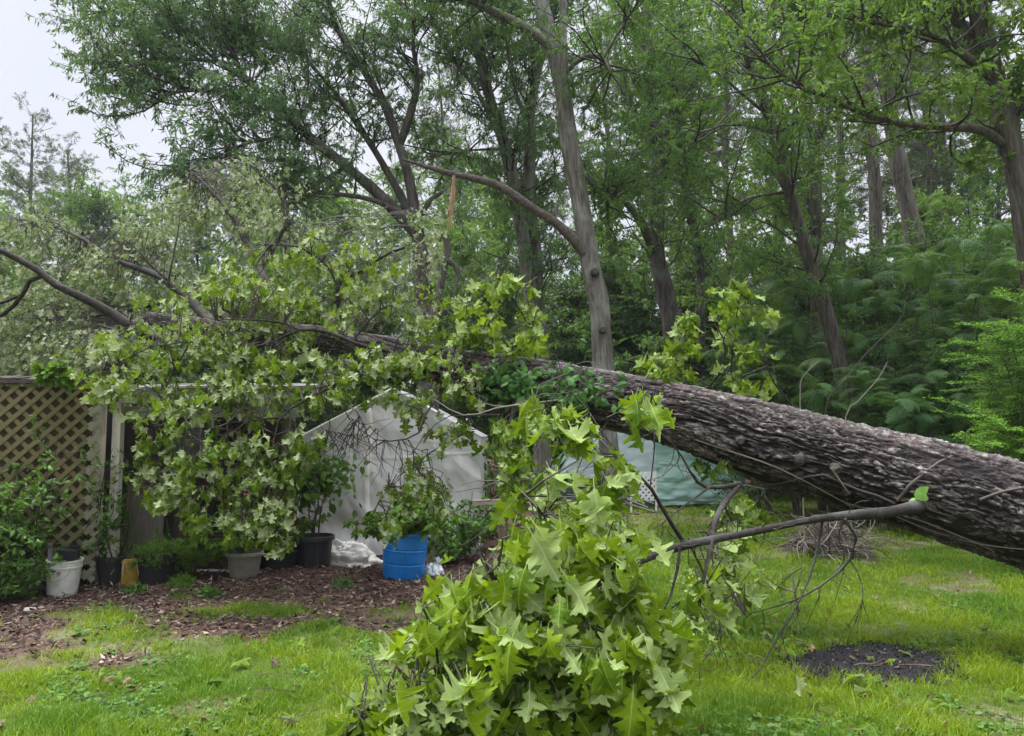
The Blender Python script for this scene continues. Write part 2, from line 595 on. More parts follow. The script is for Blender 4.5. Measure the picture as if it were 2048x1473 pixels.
def oak_template(fold, bend, wave, seed, petiole=0.22, slim=1.0, fine=True):
    r = np.random.default_rng(seed)
    mids = [0.0, 0.29, 0.56, 0.80, 1.0]
    v, f = [], []

    def put(x, y):
        v.append((x, y, 0.0))
        return len(v) - 1
    mi = [put(0, y) for y in mids]
    sin_i = [0, 5, 13, 19, 22]
    for sd in (1, -1):
        ids = []
        for q, (x, y) in enumerate(OAK_OUT):
            if q == 22:
                ids.append(mi[4])
            else:
                j = 0.014 if q not in (0, 5, 13, 19) else 0.006
                ids.append(put(sd * x * slim + r.normal() * j, y + r.normal() * j))
        for s in range(4):
            a, b = sin_i[s], sin_i[s + 1]
            c = put(0, (mids[s] + mids[s + 1]) / 2)
            ring = [mi[s]] + ids[a:b + 1] + ([mi[s + 1]] if ids[b] != mi[s + 1] else [])
            for q in range(len(ring) - 1):
                t = (c, ring[q], ring[q + 1])
                f.append(t if sd > 0 else t[::-1])
    n0 = len(v)
    a = [put(-0.012, -petiole), put(0.012, -petiole), put(0.01, 0.02), put(-0.01, 0.02)]
    f += [(a[0], a[1], a[2]), (a[0], a[2], a[3])]
    v = np.array(v)
    f = np.array(f)
    if fine:                                    # one split of every triangle, so the blade can bend smoothly
        vl, mid, nf = [tuple(q) for q in v], {}, []

        def m2(p, q):
            key = (min(p, q), max(p, q))
            if key not in mid:
                vl.append(tuple((np.array(vl[p]) + np.array(vl[q])) / 2))
                mid[key] = len(vl) - 1
            return mid[key]
        for p, q, w_ in f.tolist():
            e, g_, h_ = m2(p, q), m2(q, w_), m2(w_, p)
            nf += [(p, e, h_), (e, q, g_), (h_, g_, w_), (e, g_, h_)]
        v, f = np.array(vl), np.array(nf)
    uv = v[:, :2].copy()
    x, y = v[:, 0].copy(), v[:, 1].copy()
    tw_ = r.normal() * 0.5
    z = -fold * np.abs(x) + wave * np.sin(9 * y + seed) * np.abs(x) * 2 + 0.05 * np.sin(5 * x + seed) + tw_ * x * np.maximum(y, 0) + 0.35 * np.sign(r.normal()) * x * x
    yy = np.maximum(y, 0)
    if abs(bend) > 1e-3:
        aa = bend * yy
        ny, nz = np.sin(aa) / bend, -(1 - np.cos(aa)) / bend
        v[:, 1] = np.where(y > 0, ny + z * np.sin(aa), y)
        v[:, 2] = nz + z * np.cos(aa)
    else:
        v[:, 2] = z
    return v, f, uv


OAK_SET = ((0.25, 0.6, 0.10, 1), (0.45, 1.0, 0.12, 2), (0.15, -0.5, 0.14, 3), (0.6, 1.4, 0.12, 4), (0.3, 0.3, 0.18, 5, 0.22, 0.9), (0.8, 0.9, 0.14, 6), (1.2, 1.2, 0.12, 7, 0.22, 0.85), (0.4, 1.6, 0.12, 9, 0.2, 0.9), (0.2, 0.9, 0.2, 11))
OAKS = [oak_template(*a) for a in OAK_SET]
OAKS_LO = [oak_template(*a, fine=False) for a in OAK_SET]
QUAD = [(np.array([[0, 0, 0], [0.5, 0.42, -0.08], [0, 1, 0.0], [-0.5, 0.42, -0.08]]), np.array([[0, 1, 2], [0, 2, 3]]), np.zeros((4, 2)))]
SIX = [(np.array([[0, 0, 0], [0.42, 0.22, -0.1], [0.46, 0.55, -0.1], [0, 1, -0.12], [-0.46, 0.55, -0.1], [-0.42, 0.22, -0.1], [0, 0.4, 0.0]]), np.array([[6, 0, 1], [6, 1, 2], [6, 2, 3], [6, 3, 4], [6, 4, 5], [6, 5, 0]]), np.zeros((7, 2)))]


_a = np.linspace(0, 2 * PI, 17)[:-1]
ROUND = [(np.vstack([[0, 0.45, 0.0], np.stack([0.5 * np.sin(_a) * (1 + 0.08 * np.sin(3 * _a)), 0.5 - 0.5 * np.cos(_a) * (1 - 0.15 * (np.cos(_a) > 0.9)), -0.22 * np.abs(np.sin(_a)) + 0.05 * np.sin(3 * _a)], -1)]), np.array([[0, 1 + i, 1 + (i + 1) % 16] for i in range(16)]), np.zeros((17, 2)))]


def frond_template(npair, wl, ww, fwd, droop, seed):
    r = np.random.default_rng(seed)
    v, f = [], []
    ys = np.linspace(0, 1, 9)
    for a, b in zip(ys[:-1], ys[1:]):
        i = len(v)
        v += [(-0.008, a, 0), (0.008, a, 0), (0.008, b, 0), (-0.008, b, 0)]
        f += [(i, i + 1, i + 2), (i, i + 2, i + 3)]
    for q in range(npair):
        y = 0.08 + 0.9 * q / (npair - 1)
        L = wl * (1 - 0.75 * (q / (npair - 1)) ** 2) * r.uniform(0.85, 1.1)
        for sd in (1, -1):
            c, s = math.cos(fwd), math.sin(fwd)
            i = len(v)
            ww2 = ww * r.uniform(0.8, 1.2)
            for al, wd, dz in ((0.0, 0.35, 0), (0.5, 1.0, -0.04), (1.0, 0.1, -0.14)):
                for e in (-1, 1):
                    v.append((sd * (L * al * c) - e * ww2 * wd * s * sd, y + L * al * s + e * ww2 * wd * c, dz * L * 3))
            for b in (0, 2):
                t = [(i + b, i + b + 1, i + b + 3), (i + b, i + b + 3, i + b + 2)]
                f += [k[::-1] for k in t] if sd > 0 else t
    v = np.array(v, float)
    y, z = v[:, 1].copy(), v[:, 2].copy()
    a = droop * y
    v[:, 1] = np.sin(a) / droop + z * np.sin(a)
    v[:, 2] = -(1 - np.cos(a)) / droop + z * np.cos(a)
    return v, np.array(f), np.zeros((len(v), 2))


MIMOSA = [frond_template(16, 0.30, 0.015, 0.55, 1.0 + 0.35 * s, s) for s in range(4)]
SPRAY = [frond_template(12, 0.45, 0.034, 0.6, 0.35 + 0.1 * s, 20 + s) for s in range(3)]


def put_leaves(g, tmpl, O, D, Nn, S, tint, rng, mi=0, wid=1.0):
    """scatter leaf shapes: O base points, D leaf axes, Nn rough normals, S lengths"""
    O, D = np.asarray(O, float), nrm(np.asarray(D, float))
    Nn = np.asarray(Nn, float)
    X = nrm(np.cross(D, Nn))
    Z = np.cross(X, D)
    S = np.broadcast_to(np.asarray(S, float), (len(O),))
    W = np.broadcast_to(np.asarray(wid, float), (len(O),))
    which = rng.integers(0, len(tmpl), len(O))
    for q, (v, f, uv) in enumerate(tmpl):
        m = np.nonzero(which == q)[0]
        if not len(m):
            continue
        V = O[m, None, :] + S[m, None, None] * (v[None, :, 0:1] * W[m, None, None] * X[m, None, :] + v[None, :, 1:2] * D[m, None, :] + v[None, :, 2:3] * Z[m, None, :])
        fc = (np.arange(len(m)) * len(v))[:, None, None] + f[None]
        g.add(V.reshape(-1, 3), fc.reshape(-1, f.shape[1]), mi, np.repeat(np.asarray(tint)[m], len(v)), np.tile(uv, (len(m), 1)))


def rdir(rng, n):
    return nrm(rng.normal(size=(n, 3)))


# ------------------------------------------------------------------ growing crowns
def sample_paths(paths, rng, n, t0=0.25):
    """random points with tangents on a list of (k,3) polylines, weighted by length"""
    segs, tans, wts = [], [], []
    for p in paths:
        p = np.asarray(p)
        k0 = int(len(p) * t0)
        q = p[k0:]
        if len(q) < 2:
            continue
        d = np.diff(q, axis=0)
        segs.append(q[:-1])
        tans.append(d)
        wts.append(np.linalg.norm(d, axis=1) * np.linspace(0.7, 1.3, len(d)))
    a, b, c = np.concatenate(segs), np.concatenate(tans), np.concatenate(wts)
    i = rng.choice(len(a), n, p=c / c.sum())
    t = rng.random((n, 1))
    return a[i] + b[i] * t, nrm(b[i])


def curved(O, D, L, k, rng, up=0.0, wob=0.25):
    """bent paths from O along D: (M,k,3)"""
    M = len(O)
    out = np.empty((M, k, 3))
    out[:, 0] = O
    d = nrm(D)
    st = (np.asarray(L) / (k - 1)).reshape(-1, 1)
    for i in range(1, k):
        d = nrm(d + rng.normal(size=(M, 3)) * wob + np.array([0, 0, up]))
        out[:, i] = out[:, i - 1] + d * st
    return out


def crown(g, paths, rng, nsec, Lsec, ntw, Ltw, nleaf, leaf, wid, t0=0.25, up=0.10, droop=0.6, rsec=0.02, tmpl=QUAD, keep=None, tuft=False):
    """secondary branches, twigs and leaves grown from the limbs in paths; leaves are material 0, wood material 1"""
    O, T = sample_paths(paths, rng, nsec, t0)
    D = nrm(T * 0.5 + rdir(rng, nsec) * np.array([1, 1, 0.55]) + np.array([0, 0, 0.15]))
    L = rng.uniform(*Lsec, nsec)
    S = curved(O, D, L, 7, rng, up, 0.22)
    if keep is not None:
        S = S[keep(S[:, -1])]
    g.tubes(S, np.linspace(rsec, rsec * 0.2, 7)[None].repeat(len(S), 0), 4, 1)
    m = len(S) * ntw
    si = np.repeat(np.arange(len(S)), ntw)
    tt = np.sqrt(rng.random(m)) * 5.99
    ti = tt.astype(int)
    fr = (tt - ti)[:, None]
    O2 = S[si, ti] * (1 - fr) + S[si, ti + 1] * fr
    T2 = nrm(S[si, ti + 1] - S[si, ti])
    D2 = nrm(T2 * 0.7 + rdir(rng, m) * np.array([1, 1, 0.6]))
    W = curved(O2, D2, rng.uniform(*Ltw, m), 4, rng, -0.05, 0.3)
    g.tubes(W, np.linspace(0.006, 0.002, 4)[None].repeat(m, 0), 3, 1)
    if tuft:
        O3 = np.repeat(W[:, -1], nleaf, 0) - np.repeat(nrm(W[:, -1] - W[:, -2]), nleaf, 0) * rng.uniform(0, 0.25, (m * nleaf, 1))
        D3 = rdir(rng, m * nleaf) + np.repeat(nrm(W[:, -1] - W[:, -2]), nleaf, 0) * 0.7
    else:
        wi = np.repeat(np.arange(m), nleaf)
        t3 = rng.random(m * nleaf) ** 0.7 * 2.99
        i3 = t3.astype(int)
        f3 = (t3 - i3)[:, None]
        O3 = W[wi, i3] * (1 - f3) + W[wi, i3 + 1] * f3 + rng.normal(size=(m * nleaf, 3)) * 0.02
        D3 = nrm(W[wi, i3 + 1] - W[wi, i3]) * 0.5 + rdir(rng, m * nleaf) * 0.8 + np.array([0, 0, -droop])
    n3 = len(O3)
    tint = np.clip(np.repeat(rng.random(m), nleaf) * 0.55 + rng.random(n3) * 0.45, 0, 1)
    put_leaves(g, tmpl, O3, D3, rdir(rng, n3) + np.array([0, 0, 0.6]), rng.uniform(0.7, 1.25, n3) * leaf, tint, rng, 0, wid)
    return n3

# ------------------------------------------------------------------ ground and grass


def gz(x, y):
    q = np.stack([np.asarray(x, float), np.asarray(y, float)], -1).reshape(-1, 2)
    return ((vnoise(q * 0.8, 3) - 0.5) * 0.06 + (vnoise(q * 2.6, 4) - 0.5) * 0.03).reshape(np.shape(x))


def sst(a, b, x):
    t = np.clip((x - a) / (b - a), 0, 1)
    return t * t * (3 - 2 * t)


def mulch_mask(x, y):
    q = np.stack([x, y], -1)
    n = fbm(q * 1.3, 4, 11) - 0.5
    edge = 6.05 + sst(-4.7, -3.2, x) * 0.55 + np.maximum(0, x + 0.7) * 7
    m = sst(-0.35, 0.35, y - edge + n * 3.6 + (fbm(q * 4.0, 3, 13) - 0.5) * 1.2)
    floor = sst(18.0, 20.0, y + n * 3)
    return np.maximum(m * (x < 3), floor)


def bare_mask(x, y):
    q = np.stack([x, y], -1)
    n = fbm(q * 1.1, 4, 21)
    b = sst(0.54, 0.66, n) * 0.7
    near_mulch = sst(-1.7, 0.0, y - (6.15 + sst(-4.7, -3.2, x) * 0.75)) * (x < 0.2) * sst(0.40, 0.58, fbm(q * 2.0, 4, 25))
    corner = sst(0.9, 0.2, np.hypot((x - 3.0) / 0.7, (y - 4.35) / 0.5)) * sst(0.35, 0.55, fbm(q * 3, 3, 27))
    return np.clip(np.maximum(np.maximum(b, near_mulch), corner), 0, 1)


BURN_Y = CAMZ * F / (1306 - 860.0)
BURN_C = np.array([P(1742, 1306, BURN_Y)[0], BURN_Y])


def burn_mask(x, y):
    a = np.arctan2((y - BURN_C[1]) / 0.40, (x - BURN_C[0]) / 0.5)
    r = np.hypot((x - BURN_C[0]) / 0.53, (y - BURN_C[1]) / 0.50)
    return r - (0.25 * np.sin(a * 2 + 0.6) * 0.4 + (fbm(np.stack([x, y], -1) * 7, 3, 31) - 0.5) * 0.75)


def make_ground():
    fx = np.concatenate([-np.geomspace(9.0, 260, 22)[::-1], np.arange(-8.9, 8.95, 0.09), np.geomspace(9.0, 260, 22)])
    fy = np.concatenate([-np.geomspace(0.5, 200, 14)[::-1], np.arange(0, 3.4, 0.3), np.arange(3.4, 12, 0.07), np.geomspace(12, 300, 60)])
    X, Y = np.meshgrid(fx, fy)
    x, y = X.ravel(), Y.ravel()
    z = gz(x, y)
    mu, ba = mulch_mask(x, y), bare_mask(x, y)
    z = z + mu * (y < 17) * (vnoise(np.stack([x, y], -1) * 9, 6) - 0.3) * 0.035 - 0.02 * sst(1.2, 0.6, burn_mask(x, y))
    nx, ny = len(fx), len(fy)
    i = (np.arange(ny - 1)[:, None] * nx + np.arange(nx - 1)[None]).ravel()
    g = Geo()
    g.add(np.stack([x, y, z], -1), np.stack([i, i + 1, i + nx + 1, i + nx], -1), 0, mu, np.stack([ba, np.zeros_like(ba)], -1) + 1e-6)
    k = N('soil_and_lawn')
    co = k.coord('Object')
    uv = k.n('SeparateXYZ', Vector=k.n('UVMap', uv_map='leaf').outputs[0])
    n1 = k.noise(co, 9.0, 6, 0.7)
    n2 = k.noise(co, 60.0, 4, 0.7)
    n3 = k.noise(co, 1.1, 4)
    green = k.mix(n1, (0.030, 0.060, 0.008), (0.075, 0.105, 0.012))
    soil = k.mix(n2, (0.050, 0.034, 0.024), (0.17, 0.125, 0.09))
    sand = k.mix(k.ramp(n3, (0.5, 0.0), (0.65, 1.0)), soil, (0.26, 0.225, 0.185))
    mulch = k.ramp(n2, (0.3, (0.022, 0.013, 0.011)), (0.52, (0.085, 0.045, 0.036)), (0.72, (0.20, 0.125, 0.098)))
    c = k.mix(uv.outputs[0], green, sand)
    c = k.mix(k.attr('tint'), c, mulch)
    b = k.bump(k.math('ADD', n2, n1), 0.8, 0.02)
    o = g.build('ground', k.done(k.bsdf(c, 0.95, b, 0.1)), smooth=True)
    tag(o, kind='structure')


make_ground()


def make_grass():
    rng = np.random.default_rng(5)
    g = Geo()
    for y0, y1, dens, wd, hl in ((3.6, 5.2, 9500, 0.0042, (0.045, 0.115)), (5.2, 7.5, 5200, 0.0055, (0.045, 0.105)), (7.5, 11, 2200, 0.008, (0.05, 0.10)), (11, 19.5, 650, 0.016, (0.05, 0.11))):
        hw = 0.72 * y1
        n = int((y1 - y0) * 2 * hw * dens)
        y = rng.uniform(y0, y1, n)
        x = rng.uniform(-hw, hw, n)
        m = np.abs(x) < 0.72 * y
        x, y = x[m], y[m]
        q = np.stack([x, y], -1)
        clump = fbm(q * 4.5, 3, 41)
        mu, ba = mulch_mask(x, y), bare_mask(x, y)
        keep = (rng.random(len(x)) < (1 - mu) ** 2 * (1 - 0.90 * ba) * (0.35 + 1.1 * sst(0.3, 0.62, clump))) & (burn_mask(x, y) > 0.92 + rng.normal(size=len(x)) * 0.14)
        x, y, clump, ba = x[keep], y[keep], clump[keep], ba[keep]
        n = len(x)
        q = np.stack([x, y], -1)
        tall = 0.7 + 0.6 * sst(0.35, 0.7, clump)
        h = rng.uniform(*hl, n) * 0.72 * tall * rng.choice([0.7, 1.0, 1.6], n, p=[0.40, 0.5, 0.10])
        a = rng.uniform(0, 2 * PI, n)
        lean = rng.uniform(0.15, 1.0, n)
        dx, dy = np.cos(a) * lean, np.sin(a) * lean
        b = rng.uniform(-1, 1, n)
        sx, sy = np.cos(a + PI / 2 + b), np.sin(a + PI / 2 + b)
        w_ = wd * rng.uniform(0.7, 1.3, n)
        z = gz(x, y) - 0.005
        V = np.empty((n, 5, 3))
        for i, (fr, ww) in enumerate(((0, 1), (0, -1), (0.55, 0.8), (0.55, -0.8), (1.0, 0))):
            cu = fr ** 1.8
            V[:, i, 0] = x + dx * h * cu + sx * w_ * ww * 0.5
            V[:, i, 1] = y + dy * h * cu + sy * w_ * ww * 0.5
            V[:, i, 2] = z + h * (fr - 0.25 * lean * cu)
        hue = np.clip(0.02 + 0.62 * sst(0.34, 0.66, fbm(q * 0.9, 3, 51)) + 0.42 * sst(0.3, 0.7, fbm(q * 4.0, 3, 52)) + rng.normal(size=n) * 0.20 + 0.35 * ba, 0, 1)
        fb = np.array([[0, 1, 3], [0, 3, 2], [2, 3, 4]])
        fc = (np.arange(n) * 5)[:, None, None] + fb[None]
        g.add(V.reshape(-1, 3), fc.reshape(-1, 3), 0, np.repeat(hue, 5))
    tag(g.build('grass', M_GRASS), kind='stuff')
    # low broad-leaved weeds in the lawn
    g = Geo()
    n = 2200
    y = rng.uniform(3.8, 9.5, n)
    x = rng.uniform(-0.72, 0.72, n) * y
    ok = (mulch_mask(x, y) < 0.5) & (burn_mask(x, y) > 1.0) & (fbm(np.stack([x, y], -1) * 1.2, 3, 61) > 0.47)
    x, y = x[ok], y[ok]
    n = len(x)
    r = np.repeat(np.arange(n), 11)
    O = np.stack([x, y, gz(x, y) + 0.012], -1)[r] + rng.normal(size=(len(r), 3)) * np.array([0.035, 0.035, 0.008])
    D = rdir(rng, len(r)) * np.array([1, 1, 0.2]) + np.array([0, 0, 0.22])
    put_leaves(g, SIX, O, D, np.array([0, 0, 1.0]) + rng.normal(size=(len(r), 3)) * 0.25, rng.uniform(0.02, 0.05, len(r)), rng.random(len(r)), rng, 0, 0.7)
    tag(g.build('lawn_weeds', M_GRN), kind='stuff')


make_grass()


def make_mulch():
    rng = np.random.default_rng(8)
    n = 52000
    y = rng.uniform(4.9, 10.5, n)
    x = rng.uniform(-6.5, 0.6, n)
    ok = rng.random(n) < mulch_mask(x, y) ** 1.5 * np.where(y < 8.2, 1, 0.5)
    x, y = x[ok], y[ok]
    n = len(x)
    O = np.stack([x, y, gz(x, y) + rng.uniform(0.012, 0.035, n)], -1)
    g = Geo()
    put_leaves(g, QUAD, O, rdir(rng, n) * np.array([1, 1, 0.25]), np.array([0, 0, 1.0]) + rng.normal(size=(n, 3)) * 0.45, rng.uniform(0.02, 0.085, n), rng.random(n) ** 1.3, rng, 0, rng.uniform(0.16, 0.5, n))
    mm = m_tint('wood_chips', (0.0, (0.022, 0.014, 0.011)), (0.45, (0.060, 0.040, 0.029)), (0.8, (0.145, 0.102, 0.074)), (1.0, (0.32, 0.245, 0.19)))
    tag(g.build('mulch_chips', mm), kind='stuff')
    # loose dead leaves and bits of bark on the lawn
    n = 520
    y = rng.uniform(3.9, 9.0, n)
    x = rng.uniform(-0.70, 0.70, n) * y
    ok = (mulch_mask(x, y) < 0.8) & (fbm(np.stack([x, y], -1) * 1.5, 3, 71) > 0.45)
    x, y = x[ok], y[ok]
    n = len(x)
    g = Geo()
    O = np.stack([x, y, gz(x, y) + rng.uniform(0.015, 0.05, n)], -1)
    put_leaves(g, OAKS_LO, O, rdir(rng, n) * np.array([1, 1, 0.3]), np.array([0, 0, 1.0]) + rng.normal(size=(n, 3)) * 0.6, rng.uniform(0.03, 0.085, n), rng.random(n) ** 2, rng)
    n = 150
    y = rng.uniform(4.0, 8.5, n)
    O = np.stack([rng.uniform(-0.68, 0.68, n) * y, y, np.full(n, 0.045)], -1)
    S = curved(O, rdir(rng, n) * [1, 1, 0.12], rng.uniform(0.05, 0.3, n), 6, rng, -0.02, 0.15)
    g.tubes(S, np.linspace(0.004, 0.0015, 6)[None].repeat(n, 0), 4, 0, rng.random(n) * 0.5)
    tag(g.build('leaf_litter', M_DRY), kind='stuff')
    g = Geo()
    n = 190
    O = np.stack([rng.normal(0.4, 1.3, n), rng.uniform(3.9, 6.8, n), np.full(n, 0.05)], -1)
    put_leaves(g, OAKS_LO, O, rdir(rng, n) * [1, 1, 0.3], np.array([0, 0, 1.0]) + rdir(rng, n) * 0.8, rng.uniform(0.06, 0.17, n), rng.random(n) * 0.7, rng)
    tag(g.build('torn_green_leaves', M_OAKMID), kind='stuff')


make_mulch()


def make_burn():
    rng = np.random.default_rng(9)
    g = Geo()
    s = np.linspace(-1, 1, 60)
    X, Y = np.meshgrid(s * 0.86, s * 0.80)
    x, y = X.ravel() + BURN_C[0], Y.ravel() + BURN_C[1]
    m = burn_mask(x, y)
    z = gz(x, y) + 0.025 * sst(1.05, 0.55, m) - 0.03 * sst(1.0, 1.25, m) + (vnoise(np.stack([x, y], -1) * 22, 2) - 0.5) * 0.03 * (m < 1)
    i = (np.arange(59)[:, None] * 60 + np.arange(59)[None]).ravel()
    f = np.stack([i, i + 1, i + 61, i + 60], -1)
    f = f[(m[f] < 1.15).all(1)]
    g.add(np.stack([x, y, z], -1), f, 0, np.full(len(x), 0.05))
    n = 6500
    x = BURN_C[0] + rng.uniform(-0.8, 0.8, n)
    y = BURN_C[1] + rng.uniform(-0.72, 0.72, n)
    ok = burn_mask(x, y) < 1.03
    x, y = x[ok], y[ok]
    n = len(x)
    O = np.stack([x, y, gz(x, y) + 0.025 * sst(1.05, 0.55, burn_mask(x, y)) + rng.uniform(0, 0.02, n)], -1)
    put_leaves(g, QUAD, O, rdir(rng, n) * np.array([1, 1, 0.4]), rdir(rng, n) + np.array([0, 0, 0.6]), rng.uniform(0.006, 0.024, n), rng.random(n) ** 4.0, rng, 0, 0.6)
    put_leaves(g, QUAD, O[:7], rdir(rng, 7) * [1, 1, 0.1], np.array([[0, 0, 1.0]] * 7), rng.uniform(0.04, 0.09, 7), np.full(7, 0.8), rng, 0, 0.25)
    mm = m_tint('ash_and_char', (0.0, (0.010, 0.009, 0.010)), (0.4, (0.016, 0.015, 0.016)), (0.85, (0.055, 0.052, 0.052)), (1.0, (0.22, 0.20, 0.19)))
    tag(g.build('ash_patch', mm), kind='stuff')


make_burn()

# ------------------------------------------------------------------ garden structures
M_POST = m_wood('painted_post', (0.76, 0.70, 0.62), (0.50, 0.45, 0.39), 2, (0.25, 0.20, 0.16))
M_GREYP = m_wood('grey_post', (0.20, 0.18, 0.155), (0.10, 0.085, 0.075), 2)
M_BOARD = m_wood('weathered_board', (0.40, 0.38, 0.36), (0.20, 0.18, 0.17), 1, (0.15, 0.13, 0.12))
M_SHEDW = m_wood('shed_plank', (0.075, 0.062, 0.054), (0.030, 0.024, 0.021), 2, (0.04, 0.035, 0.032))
M_LAT = m_plain('olive_lattice', (0.150, 0.126, 0.050), 0.75, 0.45, 3.0, dirt=(0.085, 0.085, 0.040))
M_LATW = m_plain('pale_lattice', (0.23, 0.22, 0.145), 0.6, 0.25, 5.0, dirt=(0.13, 0.13, 0.09))
M_BACKG = m_plain('lattice_backing', (0.085, 0.062, 0.030), 0.9, 0.4, 3.0, dirt=(0.05, 0.04, 0.02))
M_BLACK = m_plain('black_plastic', (0.014, 0.015, 0.018), 0.4, 0.2, 5.0, spec=0.5)
M_WHITEP = m_plain('white_plastic', (0.62, 0.62, 0.57), 0.5, 0.12, 3.0, dirt=(0.36, 0.35, 0.28))


def lattice_strips(g, a, b, z0, z1, pitch, wd, th, mi=0):
    """two layers of crossed diagonal strips filling the upright panel from a to b"""
    a, b = np.asarray(a, float), np.asarray(b, float)
    L = np.linalg.norm(b - a)
    d = (b - a) / L
    nrm_ = np.array([-d[1], d[0], 0]) if d[0] < 0 else np.array([d[1], -d[0], 0])
    H = z1 - z0
    for layer, sg in ((0, 1), (1, -1)):
        off = nrm_ * (0.5 - layer) * th * 1.04
        for s in np.arange(-H, L + H, pitch):
            # line u = s + sg*(z) (sg=1) ; u = s + H - z (sg=-1)
            t0, t1 = 0.0, H
            u = (lambda t: s + t) if sg > 0 else (lambda t: s + H - t)
            cand = [t for t in (0.0, H)] + ([-s, L - s] if sg > 0 else [s + H, s + H - L])
            cand = sorted(t for t in cand if -1e-6 <= t <= H + 1e-6 and -1e-6 <= u(t) <= L + 1e-6)
            if len(cand) < 2 or cand[-1] - cand[0] < wd:
                continue
            p = [np.array([*(a + d * u(t))[:2], z0 + t]) + off for t in (cand[0], cand[-1])]
            g.bar(p[0], p[1], wd, th, up=tuple(nrm_), mi=mi, tint=0.5)


def make_fence():
    a = np.array([P(-190, 1190, 7.35)[0], 7.30, 0])
    b = np.array([P(176, 1165, 7.85)[0], 7.72, 0])
    d = nrm(b - a)
    nn = np.array([d[1], -d[0], 0])
    t = thing('lattice_fence', 'olive tan diagonal lattice fence panel with dark backing behind the leafy shrub', 'fence', (*(a + b)[:2] / 2, 0))
    g = Geo()
    lattice_strips(g, a, b, 0.05, 2.06, 0.148, 0.042, 0.008)
    g.build('lattice', M_LAT, t)
    g = Geo()
    c = (a + b) / 2 - nn * 0.045
    g.box((c[0], c[1], 1.05), (np.linalg.norm(b - a), 0.012, 1.98), math.atan2(d[1], d[0]))
    g.build('backing', M_BACKG, t)
    g = Geo()
    c = (a + b) / 2 - nn * 0.03
    g.box((c[0], c[1], 2.085), (np.linalg.norm(b - a) + 0.02, 0.14, 0.03), math.atan2(d[1], d[0]))
    rr = np.random.default_rng(2)
    for q in np.arange(0, 1, 0.04):
        p = a + (b - a) * q - nn * 0.02
        g.bar(p + [0, -0.02, 2.101 + rr.uniform(0, 0.02)], p + [rr.uniform(-.06, .06), 0.25, 2.13 + rr.uniform(0, .03)], 0.09, 0.012)
    g.build('top_cap', M_SHEDW, t)
    # a narrow end strip of paler lattice seen edge on, between panel and post
    e0 = b + d * 0.012 + nn * 0.012
    g = Geo()
    lattice_strips(g, e0, e0 + nrm(np.array([0.6, 0.45, 0])) * 0.10, 0.05, 2.05, 0.148, 0.05, 0.010)
    g.build('end_strip', M_LATW, t)


make_fence()


